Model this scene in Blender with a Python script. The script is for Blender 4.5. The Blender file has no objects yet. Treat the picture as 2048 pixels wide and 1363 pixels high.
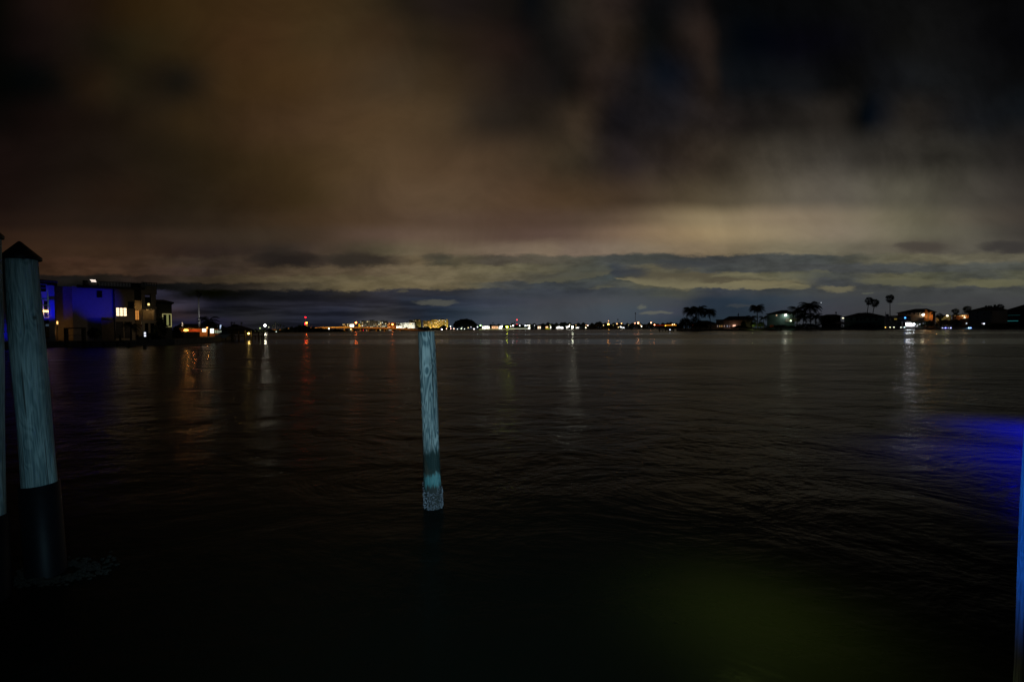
import bpy, bmesh, math, random
from mathutils import Vector, Matrix
rnd = random.Random(7)
S = bpy.context.scene
C = S.collection
# ------------------------------------------------------------------ camera
F = 910.0                       # focal length in photo pixels (16 mm)
H = 2.4                         # eye height above the water
PITCH = math.atan((681.5-657)/F); ROLL = 0.0045
fw = Vector((0, math.cos(PITCH), -math.sin(PITCH)))
rt = Vector((math.cos(ROLL), 0, -math.sin(ROLL)))
rt = (rt - rt.dot(fw)*fw).normalized()
up = rt.cross(fw)
cd = bpy.data.cameras.new('camera'); cam = bpy.data.objects.new('camera', cd); C.objects.link(cam)
cd.lens = 36*F/2048; cd.sensor_width = 36; cd.clip_end = 20000; cd.clip_start = 0.05
m = Matrix((rt, up, -fw)).transposed().to_4x4(); m.translation = Vector((0, 0, H)); cam.matrix_world = m
S.camera = cam
S.view_settings.view_transform = 'Standard'; S.view_settings.look = 'None'
S.view_settings.exposure = 0; S.view_settings.gamma = 1
S.cycles.use_denoising = True
S.cycles.sample_clamp_indirect = 3
S.cycles.max_bounces = 5; S.cycles.diffuse_bounces = 2; S.cycles.glossy_bounces = 3

def P(px, py, Y):
    """point at ground distance Y seen at photo pixel (px, py)"""
    d = fw + rt*((px-1024)/F) + up*((681.5-py)/F); c = Vector((0, 0, H))
    if FR: R = Matrix.Rotation(-FR[1], 3, 'Z'); d = R @ d; c = FR[0] + R @ (c-FR[0])
    k = (Y-c.y)/d.y
    return Vector((c.x+d.x*k, Y, c.z + d.z*k))
FR = None                       # a turned building plot: (pivot, angle); coordinates are then local to the plot
def plot(px=None, Y=None, deg=None):
    global FR
    FR = None
    if px is not None: FR = (Vector((X(px, Y), Y, 0)), math.radians(deg) if deg is not None else -math.atan((px-1024)/F))
def to_world(p):
    p = Vector(p); return FR[0] + Matrix.Rotation(FR[1], 3, 'Z') @ (p-FR[0]) if FR else p
def square(fn):
    def g_(*a, **k):
        global FR
        keep = FR; FR = None; r_ = fn(*a, **k); FR = keep; return r_
    return g_
def X(px, Y): return P(px, 657, Y).x
def Z(px, py, Y): return P(px, py, Y).z
def pxw(Y): return Y/F

def lin(c):
    return tuple((v/255/12.92 if v/255 <= 0.04045 else ((v/255+0.055)/1.055)**2.4) for v in c)
# ------------------------------------------------------------------ world: night overcast lit by the towns below it
W = bpy.data.worlds.new('World'); S.world = W; W.use_nodes = True
nt = W.node_tree; nt.nodes.clear()
class G:
    def __init__(s, nt): s.t = nt
    def n(s, k, **kw):
        o = s.t.nodes.new(k)
        for a, b in kw.items(): setattr(o, a, b)
        return o
    def l(s, a, b): s.t.links.new(a, b)
    def put(s, sock, v):
        if isinstance(v, bpy.types.NodeSocket): s.l(v, sock)
        else: sock.default_value = v
    def m(s, op, a, b=0.0, c=None, clamp=False):
        o = s.n('ShaderNodeMath', operation=op, use_clamp=clamp)
        s.put(o.inputs[0], a); s.put(o.inputs[1], b)
        if c is not None: s.put(o.inputs[2], c)
        return o.outputs[0]
    def mr(s, v, a, b, c=0.0, d=1.0, smooth=True):
        o = s.n('ShaderNodeMapRange', interpolation_type='SMOOTHSTEP' if smooth else 'LINEAR')
        s.put(o.inputs[0], v)
        for i, x in enumerate((a, b, c, d)): s.put(o.inputs[i+1], x)
        return o.outputs[0]
    def mix(s, f, a, b, mode='MIX'):
        o = s.n('ShaderNodeMix', data_type='RGBA', blend_type=mode)
        s.put(o.inputs[0], f); s.put(o.inputs[6], a); s.put(o.inputs[7], b)
        return o.outputs[2]
    def comb(s, x, y, z=0.0):
        o = s.n('ShaderNodeCombineXYZ')
        for i, v in enumerate((x, y, z)): s.put(o.inputs[i], v)
        return o.outputs[0]
    def noise(s, v, scale, det=4, rough=.55, dist=0.0, col=False):
        o = s.n('ShaderNodeTexNoise'); s.l(v, o.inputs['Vector'])
        o.inputs['Scale'].default_value = scale; o.inputs['Detail'].default_value = det
        o.inputs['Roughness'].default_value = rough; o.inputs['Distortion'].default_value = dist
        return o.outputs[1 if col else 0]
def col(c): return (*lin(c), 1)
g = G(nt)
tc = g.n('ShaderNodeTexCoord'); sp = g.n('ShaderNodeSeparateXYZ'); g.l(tc.outputs['Generated'], sp.inputs[0])
yy = g.m('MAXIMUM', sp.outputs[1], 0.12)
U0 = g.m('DIVIDE', sp.outputs[0], yy); V0 = g.m('DIVIDE', g.m('ABSOLUTE', sp.outputs[2]), yy)
# wind-torn edges: warp the lookup with turbulence, stretched sideways near the horizon
vw = g.comb(U0, g.m('MULTIPLY', V0, 3.2), 0.3)
w1 = g.m('SUBTRACT', g.noise(vw, 7, 5, .6), .5); w1b = g.m('SUBTRACT', g.noise(g.comb(g.m('ADD', U0, 9.0), g.m('MULTIPLY', V0, 3.2), 1.7), 7, 5, .6), .5)
vu = g.comb(U0, V0, 4.1)
w2 = g.m('SUBTRACT', g.noise(vu, 4, 2, .5), .5); w2b = g.m('SUBTRACT', g.noise(g.comb(g.m('ADD', U0, 5.0), V0, 2.2), 4, 2, .5), .5)
hi = g.mr(V0, .12, .4)
w3 = g.m('SUBTRACT', g.noise(g.comb(U0, g.m('MULTIPLY', V0, 2.4), 8.3), 22, 5, .65), .5); w3b = g.m('SUBTRACT', g.noise(g.comb(g.m('ADD', U0, 3.0), g.m('MULTIPLY', V0, 2.4), 6.1), 22, 5, .65), .5)
lowk = g.mr(V0, .24, .15, .03, 1.0)
U = g.m('ADD', U0, g.m('ADD', g.m('ADD', g.m('MULTIPLY', g.m('MULTIPLY', w1, lowk), .08), g.m('MULTIPLY', g.m('MULTIPLY', w3, lowk), .05)), g.m('MULTIPLY', g.m('MULTIPLY', w2, hi), .09)))
V = g.m('ADD', V0, g.m('ADD', g.m('ADD', g.m('MULTIPLY', g.m('MULTIPLY', w1b, lowk), .022), g.m('MULTIPLY', g.m('MULTIPLY', w3b, lowk), .02)), g.m('MULTIPLY', g.m('MULTIPLY', w2b, hi), .07)))
ROWS = {
 0: '0 3 4 2;128 26 17 13;256 34 23 10;384 48 34 16;512 58 41 22;640 58 43 24;720 52 40 24;800 34 27 18;896 28 22 19;1024 18 15 13;1080 11 12 13;1152 33 28 23;1216 38 30 26;1290 14 14 15;1400 22 18 17;1430 9 9 10;1536 6 7 8;1800 12 12 12;2048 4 4 5',
 80: '0 2 3 2;128 22 15 12;256 30 24 13;384 44 32 16;512 58 40 22;640 60 45 26;768 56 42 27;832 42 33 22;896 38 29 20;1024 32 23 19;1088 16 14 13;1152 30 25 22;1216 38 30 24;1300 12 13 13;1400 34 26 22;1440 8 8 9;1600 5 5 10;1750 10 10 10;1850 14 14 14;2048 4 4 6',
 160: '0 2 3 2;128 12 10 8;200 34 24 14;256 34 27 16;320 28 22 14;384 27 22 15;448 50 36 20;512 58 41 22;640 66 48 28;768 66 52 36;896 54 42 28;1000 38 30 24;1088 26 22 20;1130 22 19 17;1180 36 28 24;1280 18 18 21;1340 14 16 22;1408 30 24 21;1450 12 13 15;1600 13 14 16;1690 10 10 10;1740 17 18 20;1850 18 19 20;2048 8 8 9',
 240: '0 8 6 5;128 20 13 10;256 26 19 12;340 36 27 16;384 42 31 17;450 48 35 20;512 56 40 24;640 68 50 32;768 76 58 38;896 66 52 36;960 44 36 28;1088 34 28 22;1160 52 42 32;1215 26 22 22;1280 24 22 24;1340 26 24 26;1408 32 27 25;1536 30 27 25;1664 40 36 32;1710 10 11 12;1740 14 16 20;1800 32 29 26;1900 24 24 25;2048 14 17 20',
 320: '0 20 12 10;128 24 17 13;256 28 21 14;384 34 26 15;512 48 36 20;640 66 50 30;768 80 62 42;896 80 62 44;1024 66 52 38;1100 54 44 32;1160 50 42 32;1230 36 30 28;1280 38 32 30;1408 50 42 34;1536 66 60 51;1664 60 56 50;1792 46 43 38;1920 38 36 32;2048 28 26 25',
 400: '0 24 15 12;128 28 20 15;256 34 24 16;384 36 28 18;512 46 34 20;640 60 46 28;768 82 64 46;896 88 70 52;1024 78 60 44;1152 70 54 38;1280 64 52 40;1408 80 70 54;1536 92 84 70;1664 90 84 74;1792 84 80 68;1920 70 66 58;2048 52 48 44',
 440: '0 32 21 16;128 34 24 18;256 36 27 20;384 40 31 22;512 50 38 26;640 66 50 34;768 80 62 46;896 88 70 56;1024 80 62 50;1152 80 64 52;1280 100 84 66;1408 136 120 92;1536 140 124 100;1664 122 110 92;1792 104 98 80;1920 86 80 68;2048 62 56 50',
 470: '0 44 29 20;128 46 32 23;256 48 35 26;384 50 39 30;512 52 42 32;640 66 52 40;768 90 72 60;896 98 80 66;1024 86 68 58;1152 96 78 66;1280 124 104 82;1408 150 130 98;1536 150 134 106;1664 128 116 98;1792 110 104 86;1920 88 84 72;2048 58 54 50',
 500: '0 50 33 22;128 52 36 25;256 54 39 28;384 45 34 28;512 46 37 31;575 46 39 33;640 66 54 44;740 70 62 48;800 90 80 62;896 104 90 72;1024 116 100 84;1100 122 106 88;1152 118 102 88;1280 120 106 88;1408 128 112 88;1536 122 112 90;1664 104 98 82;1792 92 86 74;1860 80 74 66;1920 86 82 72;2048 72 68 62',
 520: '0 52 35 23;128 56 38 27;256 58 42 31;384 56 45 36;512 52 42 34;590 36 30 27;640 60 50 42;700 52 46 38;768 62 54 44;850 96 84 64;890 70 66 54;930 92 84 66;980 74 68 58;1088 86 80 68;1180 74 74 66;1230 66 68 66;1280 66 68 64;1408 60 62 62;1536 70 72 70;1664 68 70 66;1792 98 94 76;1920 96 92 76;2048 92 88 74',
 540: '0 52 35 24;128 58 40 28;200 62 44 32;256 60 44 33;384 54 43 37;512 62 51 40;640 80 68 52;768 92 80 62;896 104 94 72;1024 96 90 70;1088 88 84 68;1152 78 78 68;1216 70 72 66;1240 58 62 66;1300 88 84 68;1408 66 68 66;1536 70 72 70;1664 68 70 70;1792 70 72 70;1920 72 74 70;2048 76 78 72',
 555: '0 40 28 22;100 26 22 20;200 28 24 20;300 44 34 28;384 54 44 34;512 70 60 44;640 88 78 58;768 96 86 64;896 104 94 72;960 96 88 68;1088 80 78 68;1190 66 70 68;1250 64 68 66;1330 92 86 70;1420 84 78 62;1500 100 96 74;1600 80 80 68;1700 70 72 68;1780 92 90 72;1850 84 84 68;1950 72 74 68;2048 88 88 72',
 570: '0 18 17 16;128 16 16 16;256 14 14 14;340 12 12 12;420 26 24 22;520 48 42 34;640 76 68 52;690 92 82 60;768 94 84 62;896 102 92 70;960 84 80 66;1024 66 68 68;1152 62 66 68;1280 76 76 66;1340 86 82 66;1480 110 104 80;1560 108 102 78;1600 84 82 68;1640 66 68 68;1700 66 68 68;1820 70 72 68;1960 92 90 70;2048 84 84 70',
 585: '0 18 18 20;256 16 16 18;310 44 42 56;370 12 12 12;512 16 16 17;640 28 28 32;700 40 38 38;768 42 42 48;896 44 46 52;1024 56 60 66;1152 58 62 68;1280 62 66 66;1360 70 72 66;1420 56 60 66;1550 60 64 66;1680 66 68 68;1800 66 68 68;1920 64 66 66;2048 66 68 66',
 605: '0 18 18 22;256 22 22 30;310 46 42 52;384 36 34 44;430 18 18 26;512 26 26 32;640 32 32 40;700 38 38 46;768 46 46 54;800 40 44 54;896 40 46 58;1024 58 62 72;1100 66 68 74;1280 66 70 74;1360 58 62 68;1420 40 50 62;1536 48 58 68;1640 58 62 68;1800 64 66 68;2048 62 63 64',
 625: '0 20 19 24;256 24 22 28;340 48 38 42;384 36 30 34;430 26 26 32;512 30 30 34;640 30 32 42;700 36 38 48;768 52 52 56;820 40 44 54;896 38 48 60;1024 60 66 74;1100 68 72 78;1280 62 70 78;1340 60 64 74;1420 40 50 62;1536 46 54 64;1640 58 60 68;1800 64 65 66;2048 58 59 60',
 648: '0 18 18 24;256 20 20 28;340 24 24 40;430 26 24 40;512 30 30 34;600 28 30 40;700 34 36 44;768 58 58 60;820 38 42 50;896 42 50 62;1024 64 68 76;1100 70 74 80;1280 56 64 74;1420 38 50 60;1600 50 54 60;1800 60 61 62;2048 54 54 56'}
t = g.mr(U, -1.15, 1.15, smooth=False)
acc = None; pv = None
for py in sorted(ROWS, reverse=True):
    v = max(0.0, (Z(1024, py, 100)-H)/100)
    cr = g.n('ShaderNodeValToRGB'); cr.color_ramp.interpolation = 'CARDINAL'
    st = [tuple(map(float, q.split())) for q in ROWS[py].split(';')]
    el = cr.color_ramp.elements
    while len(el) < len(st): el.new(0.5)
    for e, q in zip(el, st):
        e.position = min(1, max(0, ((q[0]-1024)/F+1.15)/2.3)); 
    for e, q in zip(el, st): e.color = (*lin(q[1:]), 1)
    g.l(t, cr.inputs[0])
    k_ = .28*(v-(pv or 0)) if 495 < py < 575 else 0
    acc = cr.outputs[0] if acc is None else g.mix(g.mr(V, pv+k_, v-k_), acc, cr.outputs[0])
    pv = v
# soft cloud texture (brightness) and thin horizontal streaks low down
n1 = g.noise(g.comb(U0, g.m('MULTIPLY', V0, 1.3), 7.0), 5, 6, .58, .5)
acc = g.mix(1.0, acc, g.mr(n1, .28, .72, .86, 1.14), 'MULTIPLY')
n4 = g.noise(g.comb(g.m('ADD', g.m('MULTIPLY', U0, 1.25), g.m('MULTIPLY', V0, .35)), V0, 11.0), 6.0, 5, .55, .15)
acc = g.mix(g.m('MULTIPLY', g.mr(U0, -.1, .25), g.mr(V0, .22, .38)), acc, g.mix(1.0, acc, g.mr(n4, .32, .66, .74, 1.26), 'MULTIPLY'))
n2 = g.noise(g.comb(g.m('MULTIPLY', U0, 3.0), g.m('MULTIPLY', V0, 40.0), 2.0), 1.6, 4, .6)
low = g.m('MULTIPLY', g.mr(V0, .10, .05), g.mr(U0, .1, -.35))
acc = g.mix(low, acc, g.mix(1.0, acc, g.mr(n2, .35, .65, .55, 1.5), 'MULTIPLY'))
n3 = g.noise(g.comb(g.m('MULTIPLY', U0, 1.0), g.m('MULTIPLY', V0, 3.2), 5.0), 13, 6, .62)
midb = g.m('MULTIPLY', g.mr(V0, .19, .14), g.mr(V0, .06, .09))
acc = g.mix(midb, acc, g.mix(1.0, acc, g.mr(n3, .33, .67, .78, 1.22), 'MULTIPLY'))
def curve(pts):
    """height above the horizon as a curve along the azimuth"""
    cr = g.n('ShaderNodeValToRGB'); cr.color_ramp.interpolation = 'LINEAR'; el = cr.color_ramp.elements
    while len(el) < len(pts): el.new(.5)
    for e, q in zip(el, pts): e.position = ((q[0]-1024)/F+1.15)/2.3
    for e, q in zip(el, pts): v = (Z(1024, q[1], 100)-H)/100*4; e.color = (v, v, v, 1)
    g.l(t, cr.inputs[0]); return g.m('MULTIPLY', cr.outputs[0], .25)
def tongue(bot, top_, bright, dim, k):
    b_ = curve(bot); t2 = curve(top_)
    m_ = g.m('MULTIPLY', g.m('MULTIPLY', g.mr(g.m('SUBTRACT', t2, b_), .0008, .006), g.mr(V, g.m('SUBTRACT', b_, .002), g.m('ADD', b_, .002))), g.mr(V, g.m('ADD', t2, .004), g.m('SUBTRACT', t2, .004)))
    f_ = g.m('DIVIDE', g.m('SUBTRACT', V, b_), g.m('MAXIMUM', g.m('SUBTRACT', t2, b_), .002))
    return g.mix(g.m('MULTIPLY', m_, k), acc, g.mix(g.mr(f_, .15, .8), col(bright), col(dim)))
acc = tongue([(1225, 556), (1290, 572), (1400, 578), (1500, 578), (1570, 577), (1618, 573)], [(1225, 557), (1290, 544), (1400, 549), (1500, 556), (1570, 566), (1618, 574)], (116, 109, 84), (82, 77, 62), .85)
acc = tongue([(1410, 556), (1470, 560), (1540, 562), (1600, 558)], [(1410, 555), (1470, 548), (1540, 556), (1600, 557)], (96, 92, 72), (108, 103, 80), .8)
acc = tongue([(1150, 583), (1200, 580), (1225, 575)], [(1150, 584), (1200, 572), (1225, 576)], (90, 88, 72), (78, 78, 68), .7)
acc = tongue([(1040, 566), (1120, 562), (1190, 552), (1235, 540)], [(1040, 565), (1120, 548), (1190, 540), (1235, 538)], (88, 86, 70), (84, 82, 70), .6)
# separate small clouds: px, py, half width, half height, colour
for (px, py, w, h, c) in [(1672, 577, 38, 7, (112, 106, 82)), (870, 606, 46, 5, (84, 84, 76)), (1800, 563, 85, 8, (98, 96, 74)),
        (1990, 566, 70, 9, (98, 96, 74)), (1283, 614, 10, 5, (96, 98, 88)), (1318, 625, 24, 3.5, (98, 98, 88)), (1740, 587, 13, 2.5, (84, 86, 76)),
        (812, 584, 14, 4, (78, 74, 62)), (1520, 566, 60, 5, (120, 112, 84)), (1590, 575, 30, 6, (112, 106, 80)), (1640, 543, 26, 3, (88, 88, 74)),
        (1850, 607, 60, 3, (72, 74, 68)), (1480, 612, 30, 3, (58, 62, 66))]:
    cu = (px-1024)/F; cv = (Z(px, py, 100)-H)/100
    a = g.m('MULTIPLY', g.m('SUBTRACT', U, cu), F/w); b = g.m('MULTIPLY', g.m('SUBTRACT', g.m('ADD', V0, g.m('ADD', g.m('MULTIPLY', w1b, .012), g.m('MULTIPLY', w3b, .018))), cv), F/h)
    d2 = g.m('ADD', g.m('MULTIPLY', a, a), g.m('MULTIPLY', b, b))
    acc = g.mix(g.m('MULTIPLY', g.mr(d2, 1.5, .3), .7), acc, col(c))
for (px, py, w, h, c, k) in [(585, 520, 75, 16, (34, 29, 26), .8), (710, 520, 50, 17, (48, 42, 36), .7), (1835, 492, 55, 9, (70, 64, 58), .8), (2010, 492, 60, 11, (52, 49, 48), .8),
        (1440, 562, 45, 6, (78, 72, 58), .8), (1360, 528, 60, 9, (58, 61, 64), .7), (1260, 545, 35, 10, (52, 56, 62), .7), (880, 512, 30, 8, (66, 62, 52), .7)]:
    cu = (px-1024)/F; cv = (Z(px, py, 100)-H)/100
    a = g.m('MULTIPLY', g.m('SUBTRACT', U, cu), F/w); b = g.m('MULTIPLY', g.m('SUBTRACT', V, cv), F/h)
    d2 = g.m('ADD', g.m('MULTIPLY', a, a), g.m('MULTIPLY', b, b))
    acc = g.mix(g.m('MULTIPLY', g.mr(d2, 1.6, .1), k), acc, col(c))
# one planet
cu = (1641.5-1024)/F; cv = (Z(1641.5, 605, 100)-H)/100
a = g.m('SUBTRACT', U0, cu); b = g.m('SUBTRACT', V0, cv)
acc = g.mix(g.mr(g.m('SQRT', g.m('ADD', g.m('MULTIPLY', a, a), g.m('MULTIPLY', b, b))), .0015, .0006), acc, (.5, .55, .6, 1))
# behind the camera and below the horizon: dull cloud
acc = g.mix(g.mr(sp.outputs[1], .25, -.1), acc, (.006, .006, .006, 1))
bg = g.n('ShaderNodeBackground'); g.l(acc, bg.inputs[0]); bg.inputs[1].default_value = 1.0
wo = g.n('ShaderNodeOutputWorld'); g.l(bg.outputs[0], wo.inputs[0])

# ------------------------------------------------------------------ lamps of the place, and added spots, that cast light
def light(name, kind, loc, color, power, radius=.05, aim=None, cone=120, blend=.6):
    d = bpy.data.lights.new(name, kind); o = bpy.data.objects.new(name, d); C.objects.link(o)
    loc = to_world(loc); aim = to_world(aim) if aim is not None else None; d.color = color; d.energy = power; o.location = loc; d.shadow_soft_size = radius
    if kind == 'SPOT':
        d.spot_size = math.radians(cone); d.spot_blend = blend
        o.rotation_euler = (Vector(aim)-Vector(loc)).to_track_quat('-Z', 'Y').to_euler()
    return o
def flood(name, loc, target, color, L, alb=.5, cone=110, blend=.8, radius=.05):
    """spot that gives a surface at target the radiance L"""
    d = (Vector(target)-Vector(loc)).length
    return light(name, 'SPOT', loc, color, L*math.pi/alb*4*math.pi*d*d, radius, target, cone, blend)
# cool lamp on the dock behind the viewer, it lights the pilings
light('dock_lamp_light', 'SPOT', (1.1, -1.6, 3.4), (.42, .80, 1.0), 1150, .08, (-.9, 6.1, 1.2), 69, 1.0)
# blue lamp under the neighbouring dock, right of the frame
light('blue_dock_light', 'SPOT', (12.45, 9.7, 2.1), (.0, .004, 1.0), 19000, .3, (12.4, 9.7, 0), 118, 1)
light('blue_dock_light', 'SPOT', (10.0, 7.8, 1.8), (.0, .004, 1.0), 8000, .3, (9.7, 7.7, 0), 124, 1)  # second spot, added to make the blue glow on the water taller
light('blue_piling_light', 'SPOT', (1.5, 2.3, 1.9), (.0, .17, 1.0), 85, .05, (3.0, 2.55, 1.45), 56, .8)
# unseen green spot added above the water, stands in for a submerged light
light('green_glow_spot', 'SPOT', (2.0, 3.7, 1.2), (.74, 1.0, .22), 70, .1, (2.0, 3.71, 0), 122, 1)

# ------------------------------------------------------------------ materials
MATS = {}
def mat(name, c, rough=.7, var=.25, scale=3.0, metal=0, spec=None):
    if name in MATS: return MATS[name]
    M = bpy.data.materials.new(name); M.use_nodes = True; g = G(M.node_tree)
    b = M.node_tree.nodes['Principled BSDF']; b.inputs['Roughness'].default_value = rough; b.inputs['Metallic'].default_value = metal
    tc = g.n('ShaderNodeTexCoord'); n = g.noise(tc.outputs['Object'], scale, 5, .6)
    a = tuple(v*(1-var) for v in c)+(1,); z = tuple(min(1, v*(1+var)) for v in c)+(1,)
    g.l(g.mix(g.mr(n, .3, .7), a, z), b.inputs['Base Color'])
    if spec is not None: b.inputs['Specular IOR Level'].default_value = spec
    MATS[name] = M; return M
def emit(c, s):
    k = 'glow_%02x%02x%02x_%g' % (*c, s)
    if k in MATS: return MATS[k]
    M = bpy.data.materials.new(k); M.use_nodes = True; g = G(M.node_tree)
    M.node_tree.nodes.remove(M.node_tree.nodes['Principled BSDF'])
    e = g.n('ShaderNodeEmission'); e.inputs[0].default_value = col(c); e.inputs[1].default_value = s
    g.l(e.outputs[0], M.node_tree.nodes['Material Output'].inputs[0]); MATS[k] = M; return M
stucco = mat('stucco', (.42, .36, .29), .9); white_wall = mat('white_wall', (.62, .62, .62), .8, .08)
beige = mat('beige_wall', (.40, .34, .26), .9, .12); roofd = mat('dark_roof', (.05, .045, .042), .85, .3)
roofg = mat('grey_roof', (.09, .09, .10), .8, .3); dark = mat('dark_paint', (.03, .03, .035), .6)
glass = mat('dark_glass', (.01, .012, .015), .12); wht = mat('white_trim', (.7, .7, .68), .6, .05)
earth = mat('earth', (.05, .055, .035), .95, .4, .3); grass = mat('grass', (.045, .075, .02), .95, .4, 2.0)
concrete = mat('concrete', (.22, .21, .19), .9, .3, 1.2); leaf = mat('palm_leaf', (.045, .065, .025), .7, .35, 1.0)
leaf2 = mat('tree_leaf', (.03, .045, .018), .8, .4, .5); bark = mat('bark', (.12, .10, .08), .9, .3, 4)
palebark = mat('pale_bark', (.40, .38, .34), .9, .2, 4); steel = mat('steel', (.3, .3, .3), .45, .1, 2, .7)
timber = mat('dock_timber', (.10, .085, .065), .9, .35, 3); condo = mat('condo_wall', (.42, .37, .28), .9, .1, .2)
teal = mat('teal_wall', (.22, .38, .38), .85, .15, .5); rust = mat('terracotta_wall', (.42, .20, .09), .85, .15, .5)
red = mat('red_light_and_pennant', (.40, .10, .07), .8, .15, .5); blackcap = mat('black_plastic', (.006, .006, .009), .5, .2, 20, 0, .18)
hullw = mat('white_hull', (.6, .62, .64), .3, .05)

# ------------------------------------------------------------------ mesh builder
class MB:
    def __init__(s): s.bm = bmesh.new()
    def box(s, x0, x1, y0, y1, z0, z1):
        v = [s.bm.verts.new(p) for p in ((x0,y0,z0),(x1,y0,z0),(x1,y1,z0),(x0,y1,z0),(x0,y0,z1),(x1,y0,z1),(x1,y1,z1),(x0,y1,z1))]
        for f in ((0,3,2,1),(4,5,6,7),(0,1,5,4),(1,2,6,5),(2,3,7,6),(3,0,4,7)): s.bm.faces.new([v[i] for i in f])
        return s
    def tube(s, pts, rs, n=8, cap=True):
        rings = []
        for i, p in enumerate(pts):
            p = Vector(p); a = Vector(pts[max(0, i-1)]); b = Vector(pts[min(len(pts)-1, i+1)])
            d = (b-a).normalized(); q = d.to_track_quat('Z', 'Y'); r = rs[i] if hasattr(rs, '__len__') else rs
            rings.append([s.bm.verts.new(p + q @ Vector((r*math.cos(2*math.pi*k/n), r*math.sin(2*math.pi*k/n), 0))) for k in range(n)])
        for A, B in zip(rings, rings[1:]):
            for k in range(n): s.bm.faces.new((A[k], A[(k+1) % n], B[(k+1) % n], B[k]))
        if cap: s.bm.faces.new(rings[0][::-1]); s.bm.faces.new(rings[-1])
        return s
    def ball(s, c, r, n=1, sc=(1, 1, 1)):
        o = bmesh.ops.create_icosphere(s.bm, subdivisions=n, radius=r)
        for v in o['verts']: v.co = Vector((v.co.x*sc[0], v.co.y*sc[1], v.co.z*sc[2])) + Vector(c)
        return s
    def prism(s, poly, y0, y1):
        """outline in x, z pushed from y0 to y1"""
        A = [s.bm.verts.new((x, y0, z)) for x, z in poly]; B = [s.bm.verts.new((x, y1, z)) for x, z in poly]
        s.bm.faces.new(A); s.bm.faces.new(B[::-1])
        for i in range(len(A)): s.bm.faces.new((A[i], B[i], B[(i+1) % len(A)], A[(i+1) % len(A)]))
        return s
    def plan(s, poly, z0, z1):
        A = [s.bm.verts.new((x, y, z0)) for x, y in poly]; B = [s.bm.verts.new((x, y, z1)) for x, y in poly]
        s.bm.faces.new(A[::-1]); s.bm.faces.new(B)
        for i in range(len(A)): s.bm.faces.new((A[i], A[(i+1) % len(A)], B[(i+1) % len(A)], B[i]))
        return s
    def hip(s, x0, x1, y0, y1, z, zt, inset=.35, th=.25, rx0=None, rx1=None):
        """hip roof with a thick eave"""
        w = x1-x0; ym = (y0+y1)/2; rx0 = x0+w*inset if rx0 is None else rx0; rx1 = x1-w*inset if rx1 is None else rx1
        lo = [s.bm.verts.new(p) for p in ((x0,y0,z-th),(x1,y0,z-th),(x1,y1,z-th),(x0,y1,z-th))]
        e = [s.bm.verts.new(p) for p in ((x0,y0,z),(x1,y0,z),(x1,y1,z),(x0,y1,z))]
        r = [s.bm.verts.new((rx0, ym, zt)), s.bm.verts.new((rx1, ym, zt))]
        for f in ((lo[3],lo[2],lo[1],lo[0]),(lo[0],lo[1],e[1],e[0]),(lo[1],lo[2],e[2],e[1]),(lo[2],lo[3],e[3],e[2]),(lo[3],lo[0],e[0],e[3]),
                  (e[0],e[1],r[1],r[0]),(e[2],e[3],r[0],r[1]),(e[1],e[2],r[1]),(e[3],e[0],r[0])): s.bm.faces.new(f)
        return s
    def build(s, name, m, parent=None, smooth=False, loc=None):
        bmesh.ops.recalc_face_normals(s.bm, faces=s.bm.faces)
        me = bpy.data.meshes.new(name); s.bm.to_mesh(me); s.bm.free()
        if smooth:
            for p in me.polygons: p.use_smooth = True
        me.materials.append(m)
        o = bpy.data.objects.new(name, me); C.objects.link(o)
        if parent is not None: o.parent = parent; o.location = -Vector(parent['origin']) if parent.get('origin') is not None else (0, 0, 0)
        if parent is None and FR: o.matrix_world = Matrix.Translation(FR[0]) @ Matrix.Rotation(FR[1], 4, 'Z') @ Matrix.Translation(-FR[0])
        return o
def tag(o, label, cat, group=None, kind=None):
    if label: o['label'] = label; o['category'] = cat
    if group: o['group'] = group
    if kind: o['kind'] = kind
    return o
def thing(name, label, cat, loc=(0, 0, 0), group=None):
    """Empty at the base; parts are modelled in world coordinates and offset back"""
    o = bpy.data.objects.new(name, None); C.objects.link(o); o.location = to_world(loc); o.rotation_euler = (0, 0, FR[1] if FR else 0); o.empty_display_size = .2
    o['origin'] = tuple(loc); return tag(o, label, cat, group)
def BX(px0, py0, px1, py1, Y0, Y1):
    """box whose front face covers these photo pixels at distance Y0"""
    pm = (px0+px1)/2
    return MB().box(X(px0, Y0), X(px1, Y0), Y0, Y1, Z(pm, py1, Y0), Z(pm, py0, Y0))
def part(px0, py0, px1, py1, Y0, Y1, name, m, parent): return BX(px0, py0, px1, py1, Y0, Y1).build(name, m, parent)

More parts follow.
